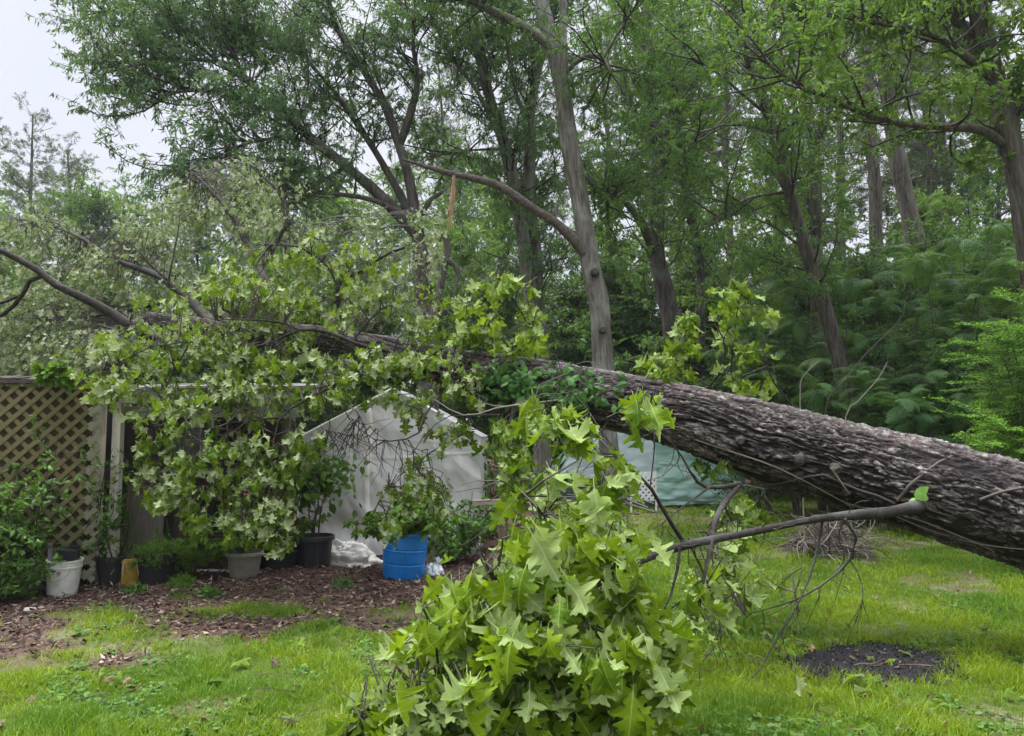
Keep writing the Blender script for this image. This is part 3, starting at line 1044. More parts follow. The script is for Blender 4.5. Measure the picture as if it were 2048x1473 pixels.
def make_shed():
    Y = 8.0
    x1, x2, x3 = P(197, 900, Y)[0], P(232, 900, Y + 0.05)[0], P(572, 900, Y)[0]
    t = thing('open_shed', 'open fronted weathered shed with pale posts and dark inside, between lattice and greenhouse', 'shed', ((x1 + x3) / 2, Y + 0.8, 0))
    for x, wd, yy, top in ((x1, 0.10, Y, 2.0), (x2, 0.085, Y + 0.08, 1.9), (P(572, 900, Y + 1.25)[0], 0.09, Y + 1.25, 2.09)):
        g = Geo()
        g.box((x, yy, top / 2), (wd, 0.09, top))
        g.build('post', M_POST if yy < Y + 1 else M_GREYP, t)
    g = Geo()
    g.box(((x1 + x3) / 2 + 0.1, Y - 0.02, 1.955), (x3 - x1 - 0.22, 0.05, 0.14))
    g.box(((x1 + x3) / 2 + 0.1, Y + 0.16, 1.80), (x3 - x1 - 0.06, 0.05, 0.12))
    g.build('beam', M_BOARD, t)
    g = Geo()
    rr = np.random.default_rng(3)
    for x in np.arange(x1 + 0.04, x3 + 0.10, 0.142):
        dz = rr.uniform(-0.006, 0.006)
        g.bar((x, Y - 0.16 + rr.uniform(-.03, .03), 2.045 + dz), (x + rr.uniform(-.01, .01), Y + 1.75, 2.19 + dz), 0.132, 0.022)
    g.build('roof', M_BOARD, t)
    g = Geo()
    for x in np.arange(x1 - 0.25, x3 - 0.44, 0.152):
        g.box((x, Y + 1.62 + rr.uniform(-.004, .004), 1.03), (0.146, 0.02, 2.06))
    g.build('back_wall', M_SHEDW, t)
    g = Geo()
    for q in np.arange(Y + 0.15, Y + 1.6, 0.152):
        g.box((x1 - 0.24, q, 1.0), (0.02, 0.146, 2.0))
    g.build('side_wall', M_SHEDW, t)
    g = Geo()
    g.bar((x1 + .2, Y + 0.7, 1.62), (x2 + 0.55, Y + 0.7, 1.05), 0.09, 0.04, up=(0, 1, 0))
    for x in (x2 + 0.35, x2 + 0.52):
        g.box((x, Y + 0.8, 0.95), (0.11, 0.05, 1.9))
    g.build('inner_stud', M_SHEDW, t)
    # a pale board leaning inside and a dark round tub on its side
    p = P(290, 1010, 8.55)
    g = Geo()
    g.box((p[0], 8.55, 0.50), (0.42, 0.03, 0.98), 0.05, tilt=(-0.10, 0, 0))
    tag(g.build('plank_board', m_wood('pale_board', (0.17, 0.15, 0.125), (0.09, 0.075, 0.062), 2), loc=(p[0], 8.55, 0)), 'pale wooden board leaning upright inside the open shed', 'board')
    p = P(404, 893, 8.75)
    g = Geo()
    g.lathe([(0.0, 0.30), (0.205, 0.30), (0.235, 0.0), (0.262, 0.0), (0.262, 0.02), (0.235, 0.33), (0.0, 0.33)], p + [0, -0.02, 0], 40, tilt=(PI / 2, 0, 0))
    st = Geo()
    st.box((p[0], 8.95, (p[2] - 0.27) / 2), (0.7, 0.36, 0.03), 0)
    o = g.build('round_tub', M_BLACK, loc=p, smooth=False)
    tag(o, 'round black tub lying on its side on the shed shelf, mouth facing out', 'tub')
    s = thing('shed_shelf', 'low grey wooden shelf carrying the round black tub inside the shed', 'shelf', (p[0], 8.95, 0))
    g = Geo()
    g.box((p[0], 8.92, p[2] - 0.28), (0.95, 0.42, 0.03))
    g.build('shelf_board', M_BOARD, s)
    for dx in (-0.42, 0.42):
        for dy in (-0.16, 0.16):
            g = Geo()
            g.box((p[0] + dx, 8.92 + dy, (p[2] - 0.295) / 2), (0.05, 0.05, p[2] - 0.295))
            g.build('leg', M_SHEDW, s)


make_shed()


def sheet(g, fn, nu, nv, mi=0, flip=False):
    u, v = np.meshgrid(np.linspace(0, 1, nu), np.linspace(0, 1, nv))
    p = fn(u.ravel(), v.ravel())
    i = (np.arange(nv - 1)[:, None] * nu + np.arange(nu - 1)[None]).ravel()
    f = np.stack([i, i + 1, i + nu + 1, i + nu], -1)
    g.add(p, f[:, ::-1] if flip else f, mi)


def m_sheet(name, col, rough, trans, var=0.12, tcol=None):
    k = N(name)
    co = k.coord('Object')
    c = k.mix(k.math('MULTIPLY', k.noise(co, 2.5, 5), var * 2), col, tuple(x * 0.6 for x in col))
    c = k.mix(k.ramp(k.noise(k.coord('Object', (1, 1, 0.35)), 6.0, 6, 0.7), (0.55, 0.0), (0.75, 0.35)), c, tuple(x * 0.62 for x in col))
    p = k.bsdf(c, rough, k.bump(k.noise(co, 5.0, 4), 0.3, 0.03), 0.5)
    tr = k.n('BsdfTranslucent')
    k.set(tr.inputs['Color'], c)
    ms = k.n('MixShader')
    ms.inputs[0].default_value = trans
    k.t.links.new(p, ms.inputs[1])
    k.t.links.new(tr.outputs[0], ms.inputs[2])
    return k.done(ms.outputs[0])


M_POLY = m_sheet('white_poly_sheet', (0.56, 0.555, 0.525), 0.38, 0.30)
M_STEEL = m_plain('steel_tube', (0.4, 0.4, 0.4), 0.35, 0.1)
M_POLYB = m_sheet('creased_poly_bundle', (0.66, 0.63, 0.57), 0.35, 0.2, 0.2)


def make_greenhouse():
    Y = 9.9
    xl, xr, xp = P(598, 900, Y)[0], P(962, 900, Y)[0], P(784, 800, Y)[0]
    zp, ze = P(784, 776, Y)[2], 1.52
    D = 2.4
    t = thing('greenhouse', 'small white plastic sheeted gable greenhouse behind the blue barrel', 'greenhouse', ((xl + xr) / 2, Y, 0))

    def top(x):
        return np.where(x < xp, ze + (zp - ze) * (x - xl) / (xp - xl), ze + (zp - ze) * (xr - x) / (xr - xp))

    def wrinkle(x, z):
        q = np.stack([x * 1.6, z * 1.1], -1)
        r = (fbm(q, 3, 91) - 0.5) * 0.16 + (fbm(np.stack([x * 5 + z * 3, z * 2.2 - x], -1), 3, 97) - 0.5) * 0.045
        r += 0.016 * np.sin(z * 18 + 4 * fbm(np.stack([x * 2.5, z * 2.0], -1), 3, 92)) * sst(1.1, 0.2, z)
        r += -0.009 * np.exp(-((z - 1.27 + 0.03 * np.sin(x * 3)) / 0.012) ** 2) - 0.007 * np.exp(-((z - 1.44 - 0.02 * np.sin(x * 4)) / 0.010) ** 2)
        r += -0.007 * np.exp(-((x - xp - 0.55) / 0.014) ** 2) + 0.012 * np.abs(np.sin((x * 0.8 + z * 1.3) * 5 + 3 * fbm(q * 1.5, 2, 93)))
        return r
    xs = P(736, 900, Y)[0]
    g = Geo()

    def front(x0, x1):
        def fn(u, v):
            x = x0 + (x1 - x0) * u
            z = 0.02 + (top(x) - 0.03) * v
            flare = np.maximum(0, 0.5 - z) ** 2 * 0.5
            return np.stack([x, Y + wrinkle(x, z) - flare, z], -1)
        return fn
    sheet(g, front(xl, xs - 0.03), 60, 110)
    sheet(g, front(xs + 0.035, xr), 90, 110)
    g.build('front_panel', M_POLY, t, smooth=True)
    g = Geo()

    def seam(u, v):
        z = 0.10 + 1.75 * v
        x = xs + (u - 0.5) * 0.085 + 0.015 * np.sin(z * 5)
        return np.stack([x, Y - 0.012 - 0.012 * np.sin(u * PI) + wrinkle(x, z) * 0.7 - 0.25 * np.maximum(0, 0.45 - z) ** 1.5, z], -1)
    sheet(g, seam, 12, 90)
    g.build('door_flap', M_POLYB, t, smooth=True)
    g = Geo()

    def roof(xa, za, xb, zb):
        def fn(u, v):
            x, z = xa + (xb - xa) * u, za + (zb - za) * u
            y = Y - 0.02 + (D + 0.05) * v
            return np.stack([x, y, z + 0.006 - 0.05 * np.sin(v * PI * 3) ** 2 * np.sin(u * PI) + (fbm(np.stack([x * 2, y * 2], -1), 2, 95) - 0.5) * 0.015], -1)
        return fn
    sheet(g, roof(xl - 0.012, ze - 0.01, xp, zp), 40, 60)
    sheet(g, roof(xp, zp, xr + 0.012, ze - 0.01), 40, 60)
    g.build('roof_sheet', M_POLY, t, smooth=True)
    for x in (xl, xr):
        g = Geo()
        sheet(g, lambda u, v: np.stack([np.full_like(u, x) + (fbm(np.stack([u * 4, v * 4], -1), 2, 96) - 0.5) * 0.05, Y + 0.03 + D * u, 0.02 + (ze - 0.05) * v], -1), 40, 30)
        g.build('side_sheet', M_POLY, t, smooth=True)
    g = Geo()
    sheet(g, lambda u, v: np.stack([xl + (xr - xl) * u, np.full_like(u, Y + D), 0.02 + (top(xl + (xr - xl) * u) - 0.03) * v], -1), 40, 30)
    g.build('back_panel', M_POLY, t, smooth=True)
    for yy in (Y + 0.06, Y + D / 2, Y + D - 0.05):
        g = Geo()
        for x in (xl + 0.05, xr - 0.05):
            g.tubes(np.array([[[x, yy, 0], [x, yy, ze - 0.06]]]), np.full((1, 2), 0.016), 8)
        g.tubes(np.array([[[xl + 0.05, yy, ze - 0.06], [xp, yy, zp - 0.05]], [[xr - 0.05, yy, ze - 0.06], [xp, yy, zp - 0.05]]]), np.full((2, 2), 0.016), 8)
        g.build('frame', M_STEEL, t)


make_greenhouse()


def make_tarp():
    Y = 16.0
    xl, xm, xr = P(1112, 900, Y)[0], P(1311, 900, Y)[0], P(1500, 900, Y)[0]
    t = thing('tarp_shelter', 'low barrel shaped shelter with pale blue end and glossy teal tarp, behind the fallen trunk', 'shelter', ((xl + xr) / 2, Y, 0))
    mb = m_sheet('pale_blue_sheet', (0.62, 0.74, 0.76), 0.35, 0.2)
    mt = m_sheet('teal_tarp', (0.46, 0.70, 0.62), 0.3, 0.15, 0.25)
    H = 1.58

    def prof(s):
        return H * np.sqrt(np.clip(1 - np.abs(2 * s - 1) ** 2.6, 0, 1))
    g = Geo()
    sheet(g, lambda u, v: np.stack([xl + (xm - xl) * 1.0 * u, Y + (fbm(np.stack([u * 5, v * 5], -1), 3, 101) - 0.5) * 0.12, 0.62 + (prof(u * 0.62 + 0.02) - 0.6) * v], -1), 40, 30)
    g.build('end_panel', mb, t, smooth=True)
    g = Geo()
    sheet(g, lambda u, v: np.stack([xm - 0.01 + (xr - xm) * u, Y - 0.05 + 0.25 * u + (fbm(np.stack([u * 4, v * 9], -1), 3, 102) - 0.5) * 0.22 + 0.5 * v ** 2.5, 0.03 + 1.42 * v + 0.03 * np.sin(v * 26 + u * 3) * (1 - v)], -1), 60, 60)
    sheet(g, lambda u, v: np.stack([xl + (xr - xl) * u, Y + 0.02 + 2.2 * v, prof(u * 0.9 + 0.05) * 0.98 + 0.06 * np.sin(v * PI)], -1), 50, 30)
    g.build('cover', mt, t, smooth=True)
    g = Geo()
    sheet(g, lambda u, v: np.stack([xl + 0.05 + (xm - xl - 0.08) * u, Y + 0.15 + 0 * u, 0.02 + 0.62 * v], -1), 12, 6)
    g.build('lower_panel', m_plain('dark_panel', (0.06, 0.11, 0.12), 0.5, 0.3), t)  # dark grey-blue sheet closing the end below the rail
    g = Geo()
    g.box(((xl + xm) / 2, Y - 0.04, 0.625), (xm - xl, 0.06, 0.05))
    g.box(((xl + xm) / 2 - 0.3, Y - 0.08, 1.17), (0.85, 0.02, 0.05))
    g.build('rail', M_WHITEP, t)
    # a scrap of white lattice standing before it
    a = np.array([P(1262, 970, 15.0)[0], 15.0, 0])
    b = np.array([P(1312, 970, 15.1)[0], 15.1, 0])
    tt = thing('lattice_scrap', 'small white plastic lattice panel standing before the teal tarp', 'lattice panel', (*(a + b)[:2] / 2, 0))
    g = Geo()
    lattice_strips(g, a, b, 0.22, 0.78, 0.118, 0.045, 0.008)
    g.build('lattice', m_plain('bright_white', (0.78, 0.78, 0.78), 0.4, 0.05), tt)
    mw = m_plain('bright_white_post', (0.78, 0.78, 0.78), 0.4, 0.05)
    for q in (a, b):
        g = Geo()
        g.box((q[0], q[1] + 0.02, 0.4), (0.03, 0.02, 0.8))
        g.build('post', mw, tt)
    # a short wooden post and rail by the greenhouse
    p = P(1004, 1000, 9.2)
    tt = thing('wooden_post', 'short brown wooden post with one pale rail beside the greenhouse', 'post', (p[0], 9.2, 0))
    g = Geo()
    g.box((p[0], 9.2, 0.62), (0.09, 0.08, 1.24))
    g.build('upright', m_wood('brown_post', (0.17, 0.115, 0.09), (0.07, 0.045, 0.035), 2), tt)
    g = Geo()
    g.bar((p[0] - 0.35, 9.14, 0.74), (p[0] + 0.5, 9.14, 0.78), 0.04, 0.06)
    g.build('rail', m_wood('pale_rail', (0.38, 0.32, 0.26), (0.2, 0.16, 0.13), 0), tt)


make_tarp()

# ------------------------------------------------------------------ pots, buckets and the plants in them


def base_at(px, py):
    """ground point under pixel (px, py)"""
    Y = CAMZ * F / (py - 861.0)
    x = P(px, py, Y)[0]
    return np.array([x, Y, float(gz(np.array([x]), np.array([Y]))[0])])


def pot_prof(rb, rt, h, rim=0.018, band=()):
    p = [(0.0, 0.0), (rb - 0.008, 0.0), (rb, 0.008)]
    for q, e in band:
        r = rb + (rt - rb) * q
        p += [(r, h * (q - 0.012)), (r + e, h * (q - 0.006)), (r + e, h * (q + 0.006)), (r, h * (q + 0.012))]
    rr = rt - 0.4 * (rt - rb) * 0.15
    p += [(rr, h * 0.86), (rt + rim, h * 0.865), (rt + rim, h * 0.985), (rt + rim * 0.6, h), (rt - 0.004, h), (rt - 0.012, h * 0.9), (rt - 0.015, h * 0.88), (0.0, h * 0.87)]
    return p


def make_pot(name, label, px, py, rb, rt, h, mat, group=None, band=(), tilt=None, cat='pot', soil=True):
    b = base_at(px, py)
    t = thing(name, label, cat, tuple(b), group)
    g = Geo()
    pf = pot_prof(rb, rt, h, band=band)
    g.lathe(pf[:-2], b, 36, tilt=tilt)
    g.build('shell', mat, t, smooth=False)
    if soil:
        g = Geo()
        R = rot(*tilt) if tilt else np.eye(3)
        g.lathe([(rt - 0.006, h * 0.85), (rt * 0.5, h * 0.89), (0.0, h * 0.90)], b, 24, tilt=tilt)
        g.build('soil', M_DIRT, t)
    return t, b, h


M_DIRT = m_plain('potting_soil', (0.045, 0.030, 0.022), 0.95, 0.5, 30.0)
M_POTB = m_plain('black_nursery_pot', (0.016, 0.017, 0.020), 0.45, 0.2, 6.0, spec=0.5)
M_POTY = m_plain('yellow_pot', (0.44, 0.29, 0.03), 0.5, 0.25, 5.0, dirt=(0.20, 0.13, 0.03))
M_POTT = m_plain('olive_clay_pot', (0.20, 0.19, 0.145), 0.55, 0.2, 5.0, dirt=(0.12, 0.115, 0.09))
M_BLUE = m_plain('blue_barrel', (0.008, 0.20, 0.62), 0.32, 0.2, 3.0, spec=0.5, dirt=(0.012, 0.10, 0.30))
M_STRAW = m_plain('straw', (0.42, 0.33, 0.19), 0.8, 0.35, 12.0)


def plant(name, label, o, h, spread, ns, nl, ls, mat, seed, wid=0.5, cat='plant', tmpl=SIX, stem=0.012, up=0.8, droop=0.2, group=None, twl=0.35):
    """a bushy plant with stems and foliage rising from point o"""
    rng = np.random.default_rng(seed)
    t = thing(name, label, cat, tuple(o), group)
    D = nrm(rng.normal(size=(ns, 3)) * np.array([1, 1, 0.2]) * spread / max(h, 0.05) + np.array([0, 0, up]))
    S = curved(np.repeat(np.asarray(o, float)[None], ns, 0) + rng.normal(size=(ns, 3)) * np.array([0.02, 0.02, 0]), D, h * rng.uniform(0.6, 1.1, ns), 7, rng, 0.0, 0.16)
    S[:, :, 2] = np.maximum(S[:, :, 2], o[2] + 0.0)
    g = Geo()
    g.tubes(S, np.linspace(stem, stem * 0.25, 7)[None].repeat(ns, 0), 5)
    n = ns * 7
    si = np.repeat(np.arange(ns), 7)
    k = rng.integers(2, 6, n)
    O2 = S[si, k]
    W = curved(O2, nrm(S[si, k + 1] - S[si, k]) * 0.5 + rdir(rng, n) * np.array([1, 1, .5]), rng.uniform(0.4, 1.0, n) * twl * h, 4, rng, 0, 0.25)
    g.tubes(W, np.linspace(stem * 0.3, stem * 0.12, 4)[None].repeat(n, 0), 3)
    g.build('stem', M_TWIG, t)
    g = Geo()
    wi = np.repeat(np.arange(n), nl)
    kk = rng.integers(1, 4, len(wi))
    O3 = W[wi, kk] + rng.normal(size=(len(wi), 3)) * 0.015
    D3 = rdir(rng, len(wi)) + np.array([0, 0, -droop]) + nrm(W[wi, 3] - W[wi, 0]) * 0.6
    put_leaves(g, tmpl, O3, D3, np.array([0, 0, 1.0]) + rdir(rng, len(wi)) * 0.7, rng.uniform(0.7, 1.3, len(wi)) * ls, rng.random(len(wi)), rng, 0, wid)
    g.build('foliage', mat, t)
    return t


def strap_plant(name, label, o, h, n, wd, mat, seed, cat='plant', spread=1.0):
    rng = np.random.default_rng(seed)
    a = rng.uniform(0, 2 * PI, n)
    D = np.stack([np.cos(a) * spread, np.sin(a) * spread, np.full(n, 1.3)], -1)
    S = curved(np.repeat(np.asarray(o, float)[None], n, 0) + rng.normal(size=(n, 3)) * np.array([0.04, 0.04, 0]), D, h * rng.uniform(0.6, 1.2, n), 8, rng, -0.13, 0.07)
    S[:, :, 2] = np.maximum(S[:, :, 2], 0.02)
    g = Geo()
    side = np.stack([-np.sin(a), np.cos(a), np.zeros(n)], -1)[:, None, :]
    wv = (wd * np.array([0.7, 1, 1, 1, 0.9, 0.7, 0.45, 0.05]))[None, :, None] / 2
    V = np.stack([S - side * wv, S + side * wv], 2).reshape(-1, 3)
    b = (np.arange(n) * 16)[:, None] + (np.arange(7) * 2)[None]
    f = np.stack([b, b + 1, b + 3, b + 2], -1).reshape(-1, 4)
    g.add(V, f, 0, np.repeat(rng.random(n), 16))
    o_ = g.build(name, mat, loc=o)
    return tag(o_, label, cat)


def make_garden():
    rng = np.random.default_rng(77)
    # white bucket with junk in it
    b = base_at(124, 1186)
    t = thing('white_bucket', 'dirty white plastic bucket holding dark scraps in front of the lattice', 'bucket', tuple(b))
    g = Geo()
    g.lathe([(0.0, 0.0), (0.125, 0.0), (0.13, 0.01), (0.152, 0.27), (0.158, 0.272), (0.158, 0.288), (0.153, 0.29), (0.156, 0.30), (0.156, 0.325), (0.160, 0.33), (0.160, 0.345), (0.150, 0.345), (0.148, 0.30), (0.125, 0.02), (0, 0.02)], b, 40, tilt=(0.02, 0.05, 0))
    g.build('shell', M_WHITEP, t)
    g = Geo()
    a = np.linspace(PI * 1.02, PI * 1.98, 24)
    pts = np.stack([b[0] + 0.165 * np.cos(a), b[1] - 0.165 + 0.02 * np.sin(a) * 0, b[2] + 0.29 + 0.13 * np.sin(a)], -1)
    g.tubes(pts[None], np.full((1, 24), 0.003), 6)
    g.box((b[0] + 0.05, b[1] - 0.158, b[2] + 0.235), (0.03, 0.012, 0.025))
    g.build('handle', m_plain('wire', (0.25, 0.25, 0.24), 0.4, 0.1), t)
    o = Geo()
    o.box((b[0] + 0.035, b[1], b[2] + 0.36), (0.17, 0.12, 0.16), 0.2, tilt=(0.15, 0.1, 0))
    o.box((b[0] + 0.07, b[1] + 0.05, b[2] + 0.40), (0.09, 0.06, 0.12), -0.3)
    tag(o.build('plastic_tray', M_BLACK, loc=(b[0], b[1], b[2] + 0.3)), 'crushed black plastic trays stuffed in the white bucket', 'tray')
    o = Geo()
    o.bar((b[0] - 0.11, b[1] - 0.03, b[2] + 0.05), (b[0] - 0.10, b[1] - 0.06, b[2] + 0.50), 0.035, 0.012, up=(0, 1, 0))
    tag(o.build('metal_strip', m_plain('grey_strip', (0.22, 0.22, 0.24), 0.35, 0.2), loc=(b[0] - 0.1, b[1], b[2] + 0.05)), 'thin grey metal strip poking out of the white bucket', 'strip')
    make_pot('black_pot', 'tall narrow black nursery pot left of the yellow pot', 220, 1166, 0.105, 0.13, 0.31, M_POTB, 'black nursery pots')
    t, b, h = make_pot('yellow_pot', 'faded yellow pot with dry straw hanging over its rim', 259, 1162, 0.105, 0.125, 0.29, M_POTY, band=((0.3, 0.002),))
    g = Geo()
    n = 30
    a = rng.uniform(0, 2 * PI, n)
    O = b + np.stack([np.cos(a) * 0.08, np.sin(a) * 0.08, np.full(n, 0.28)], -1)
    S = curved(O, np.stack([np.cos(a), np.sin(a), rng.uniform(0.2, 1.0, n)], -1), rng.uniform(0.10, 0.24, n), 7, rng, -0.40, 0.15)
    g.tubes(S, np.full((n, 7), 0.0035), 3)
    o_ = g.build('dry_straw', M_STRAW, loc=b + [0, 0, 0.28])
    tag(o_, 'dead straw coloured stems drooping over the yellow pot', 'dead plant')
    strap_plant('grassy_plant', 'dark green grassy plant behind the yellow pot', b + [-0.10, 0.2, 0.18], 0.50, 60, 0.014, M_GRN, 4)
    t, b, h = make_pot('black_pot', 'wide black nursery pot under trailing green fern', 312, 1160, 0.16, 0.195, 0.34, M_POTB, 'black nursery pots')
    plant('trailing_fern', 'soft bright green feathery fern spilling out of the wide black pot', b + [0.06, 0.0, 0.27], 0.36, 0.55, 26, 26, 0.036, M_FERN, 5, 0.28, 'fern', QUAD, 0.004, 0.7, 0.5)
    t, b, h = make_pot('black_pot', 'small black nursery pot buried in yellowish fern beside the olive pot', 352, 1150, 0.10, 0.12, 0.24, M_POTB, 'black nursery pots')
    plant('trailing_fern', 'yellowish green fern leaning out towards the olive clay pot', b + [0.12, -0.04, 0.19], 0.36, 0.8, 26, 24, 0.03, M_FERN, 6, 0.25, 'fern', QUAD, 0.004, 0.5, 0.6)
    plant('trailing_fern', 'small tuft of fern hanging down to the mulch in front of the black pots', base_at(372, 1172) + [0, 0, 0.02], 0.16, 0.25, 16, 20, 0.03, M_FERN, 7, 0.25, 'fern', QUAD, 0.003, 0.7, 0.5)
    o_ = strap_plant('arching_strap_plant', 'arching strap leaved plant behind the trailing fern', base_at(330, 1135) + [0, 0, 0.2], 0.75, 26, 0.028, M_GRN, 8, spread=0.8)
    plant('leafy_shrub', 'dark leafy bush growing against the shed opening behind the pots', base_at(300, 1120), 0.75, 0.5, 14, 14, 0.05, M_GRN, 9, 0.5, 'shrub')
    t, b, h = make_pot('olive_pot', 'round olive grey clay pot with rolled rim on the mulch', 488, 1149, 0.14, 0.185, 0.29, M_POTT, band=((0.45, 0.004), (0.56, 0.004)))
    plant('potted_bush', 'yellow green bush rising from the olive clay pot', b + [0, 0, 0.24], 0.85, 0.40, 9, 12, 0.075, M_FERN, 10, 0.5, droop=0.7)
    fl = P(493, 985, b[1] - 0.05)
    g = Geo()
    O = np.repeat(fl[None], 26, 0) + rng.normal(size=(26, 3)) * 0.006
    put_leaves(g, SIX, O, rdir(rng, 26) + [0, -0.3, 0.5], rdir(rng, 26), np.full(26, 0.04), rng.random(26), rng, 0, 0.8)
    t2 = thing('pink_flower', 'single pink and white flower on a thin stem above the olive pot', 'flower', tuple(b + [0, -0.05, 0.25]))
    g.build('petals', m_tint('petal', (0.0, (0.45, 0.02, 0.05)), (0.5, (0.7, 0.25, 0.35)), (1.0, (0.8, 0.65, 0.7)), rough=0.5), t2)
    g = Geo()
    g.tubes(catmull(np.array([b + [0, -0.03, 0.26], (b + fl) / 2 + [0.03, 0, 0.1], fl]), 8)[None], np.full((1, 8), 0.004), 5)
    g.build('stem', M_GRN, t2)
    t, b, h = make_pot('black_tub', 'low wide black tub between the olive pot and the potted tree', 557, 1131, 0.22, 0.25, 0.20, M_POTB)
    plant('potted_bush', 'bright green bush hanging over the low wide black tub', b + [0, 0, 0.17], 0.75, 0.45, 9, 11, 0.085, M_FERN, 11, 0.5, droop=0.9)
    t, b, h = make_pot('large_black_pot', 'large black pot with a thin trunked young tree before the greenhouse', 628, 1130, 0.175, 0.215, 0.36, M_POTB)
    tt = plant('potted_tree', 'small dark leaved tree with thin bare trunk in the large black pot', b + [0, 0, 0.31], 1.0, 0.22, 4, 1, 0.05, M_GRN, 12, 0.5, 'tree', stem=0.011, up=1.4, twl=0.2)
    rg = np.random.default_rng(13)
    g = Geo()
    c = P(622, 955, b[1])
    O = c + rg.normal(size=(620, 3)) * np.array([0.22, 0.18, 0.15])
    put_leaves(g, SIX, O, rdir(rg, 620) + [0, 0, -0.5], rdir(rg, 620) + [0, 0, 0.8], rg.uniform(0.06, 0.15, 620), rg.random(620), rg, 0, 0.6)
    g.build('crown', M_GRN, tt)
    g = Geo()
    S = curved(c + rg.normal(size=(60, 3)) * [0.1, 0.1, 0.05], rdir(rg, 60) + [0.3, 0, -0.2], rg.uniform(0.15, 0.45, 60), 6, rg, -0.1, 0.3)
    g.tubes(S, np.linspace(0.005, 0.002, 6)[None].repeat(60, 0), 3)
    g.build('branches', M_TWIG, tt)
    # blue half barrel with a bush
    b = base_at(806, 1145)
    t = thing('blue_barrel', 'bright blue plastic half barrel with leafy bush, before the greenhouse', 'barrel', tuple(b))
    g = Geo()
    g.lathe([(0.0, 0.0), (0.205, 0.0), (0.222, 0.012), (0.232, 0.12), (0.236, 0.155), (0.229, 0.162), (0.229, 0.172), (0.237, 0.18), (0.243, 0.29), (0.248, 0.31), (0.241, 0.318), (0.241, 0.326), (0.247, 0.336), (0.244, 0.47), (0.258, 0.475), (0.258, 0.50), (0.245, 0.503), (0.235, 0.50), (0.232, 0.44)], b, 48, tilt=(0.0, 0.06, 0))
    g.build('shell', M_BLUE, t)
    g = Geo()
    g.lathe([(0.236, 0.43), (0.12, 0.455), (0, 0.46)], b, 24, tilt=(0.0, 0.06, 0))
    g.build('soil', M_DIRT, t)
    plant('barrel_bush', 'spreading mid green bush growing in the blue half barrel', b + [0, 0, 0.44], 0.62, 0.55, 14, 13, 0.085, M_FERN, 14, 0.6, droop=0.8)
    # plastic heap and bags
    for name, label, px, py, sx, sy, sz, seed, mat, cat in (
            ('plastic_heap', 'crumpled heap of white plastic sheeting on the mulch before the greenhouse', 704, 1122, 0.30, 0.22, 0.27, 1, M_POLYB, 'plastic sheet'),
            ('beige_sack', 'upright slumped beige sack behind the white bag', 872, 1118, 0.16, 0.14, 0.32, 2, m_plain('beige_sacking', (0.40, 0.34, 0.27), 0.7, 0.2, 5.0), 'sack'),
            ('white_bag', 'small knotted white plastic bag lying right of the blue barrel', 868, 1141, 0.125, 0.10, 0.145, 3, m_plain('white_bag_film', (0.60, 0.62, 0.62), 0.3, 0.15, 6.0, spec=0.5), 'bag')):
        b = base_at(px, py)
        g = Geo()

        def blob(u, v, sx=sx, sy=sy, sz=sz, seed=seed):
            a, e = u * 2 * PI, v * PI / 2
            d = np.stack([np.cos(a) * np.cos(e), np.sin(a) * np.cos(e), np.sin(e)], -1)
            rr_ = 0.72 + 0.55 * np.abs(fbm(d * 2.2 + seed * 5, 4, seed) - 0.5) * 2 * (1 if seed == 1 else 0.5)
            fold = 0.06 * np.abs(np.sin(a * 3 + 5 * vnoise(d * 2 + 3, seed)))
            q = d * (rr_ + fold)[:, None] * np.array([sx, sy, sz]) * 1.15
            q[:, 0] *= 1 + 0.55 * np.maximum(0, 0.35 - q[:, 2] / sz) * (1 if seed == 1 else 0.2)
            q[:, 2] = np.maximum(q[:, 2], 0.0)
            q[:, 0] += 0.25 * q[:, 2] * (-0.5 if seed == 1 else 0.2)
            return q + b
        sheet(g, blob, 72, 36)
        if seed == 3:
            S = curved(np.repeat((b + [0.04, 0, 0.13])[None], 7, 0), np.array([[0.5, -0.2, 1], [0.2, 0.1, 1], [0.7, 0.2, .8], [-.3, -.2, .8], [.9, 0, .5], [0.1, -.4, .8], [0.4, 0.4, .9]]), np.full(7, 0.08), 5, rng, 0, 0.2)
            g.tubes(S, np.array([[0.02, 0.012, 0.016, 0.014, 0.003]]).repeat(7, 0), 6)
        tag(g.build(name, mat, loc=b, smooth=True), label, cat)
    # pale pipe on the mulch
    g = Geo()
    p0, p1 = base_at(392, 1136), base_at(462, 1141)
    g.tubes(catmull(np.array([p0 + [0, 0, .03], (p0 + p1) / 2 + [0, .03, .025], p1 + [0, 0, .03]]), 10)[None], np.full((1, 10), 0.014), 8)
    tag(g.build('pale_pipe', M_WHITEP, loc=p0), 'thin pale pipe lying on the mulch beside the olive pot', 'pipe')
    g = Geo()
    b = base_at(60, 1222)
    g.lathe([(0, 0), (0.055, 0.0), (0.06, 0.02), (0.045, 0.04), (0, 0.045)], b, 9, sq=0.6)
    tag(g.build('pale_stone', m_plain('pale_stone', (0.42, 0.38, 0.34), 0.8, 0.3), loc=b), 'small pale flat stone on bare soil below the white bucket', 'stone')
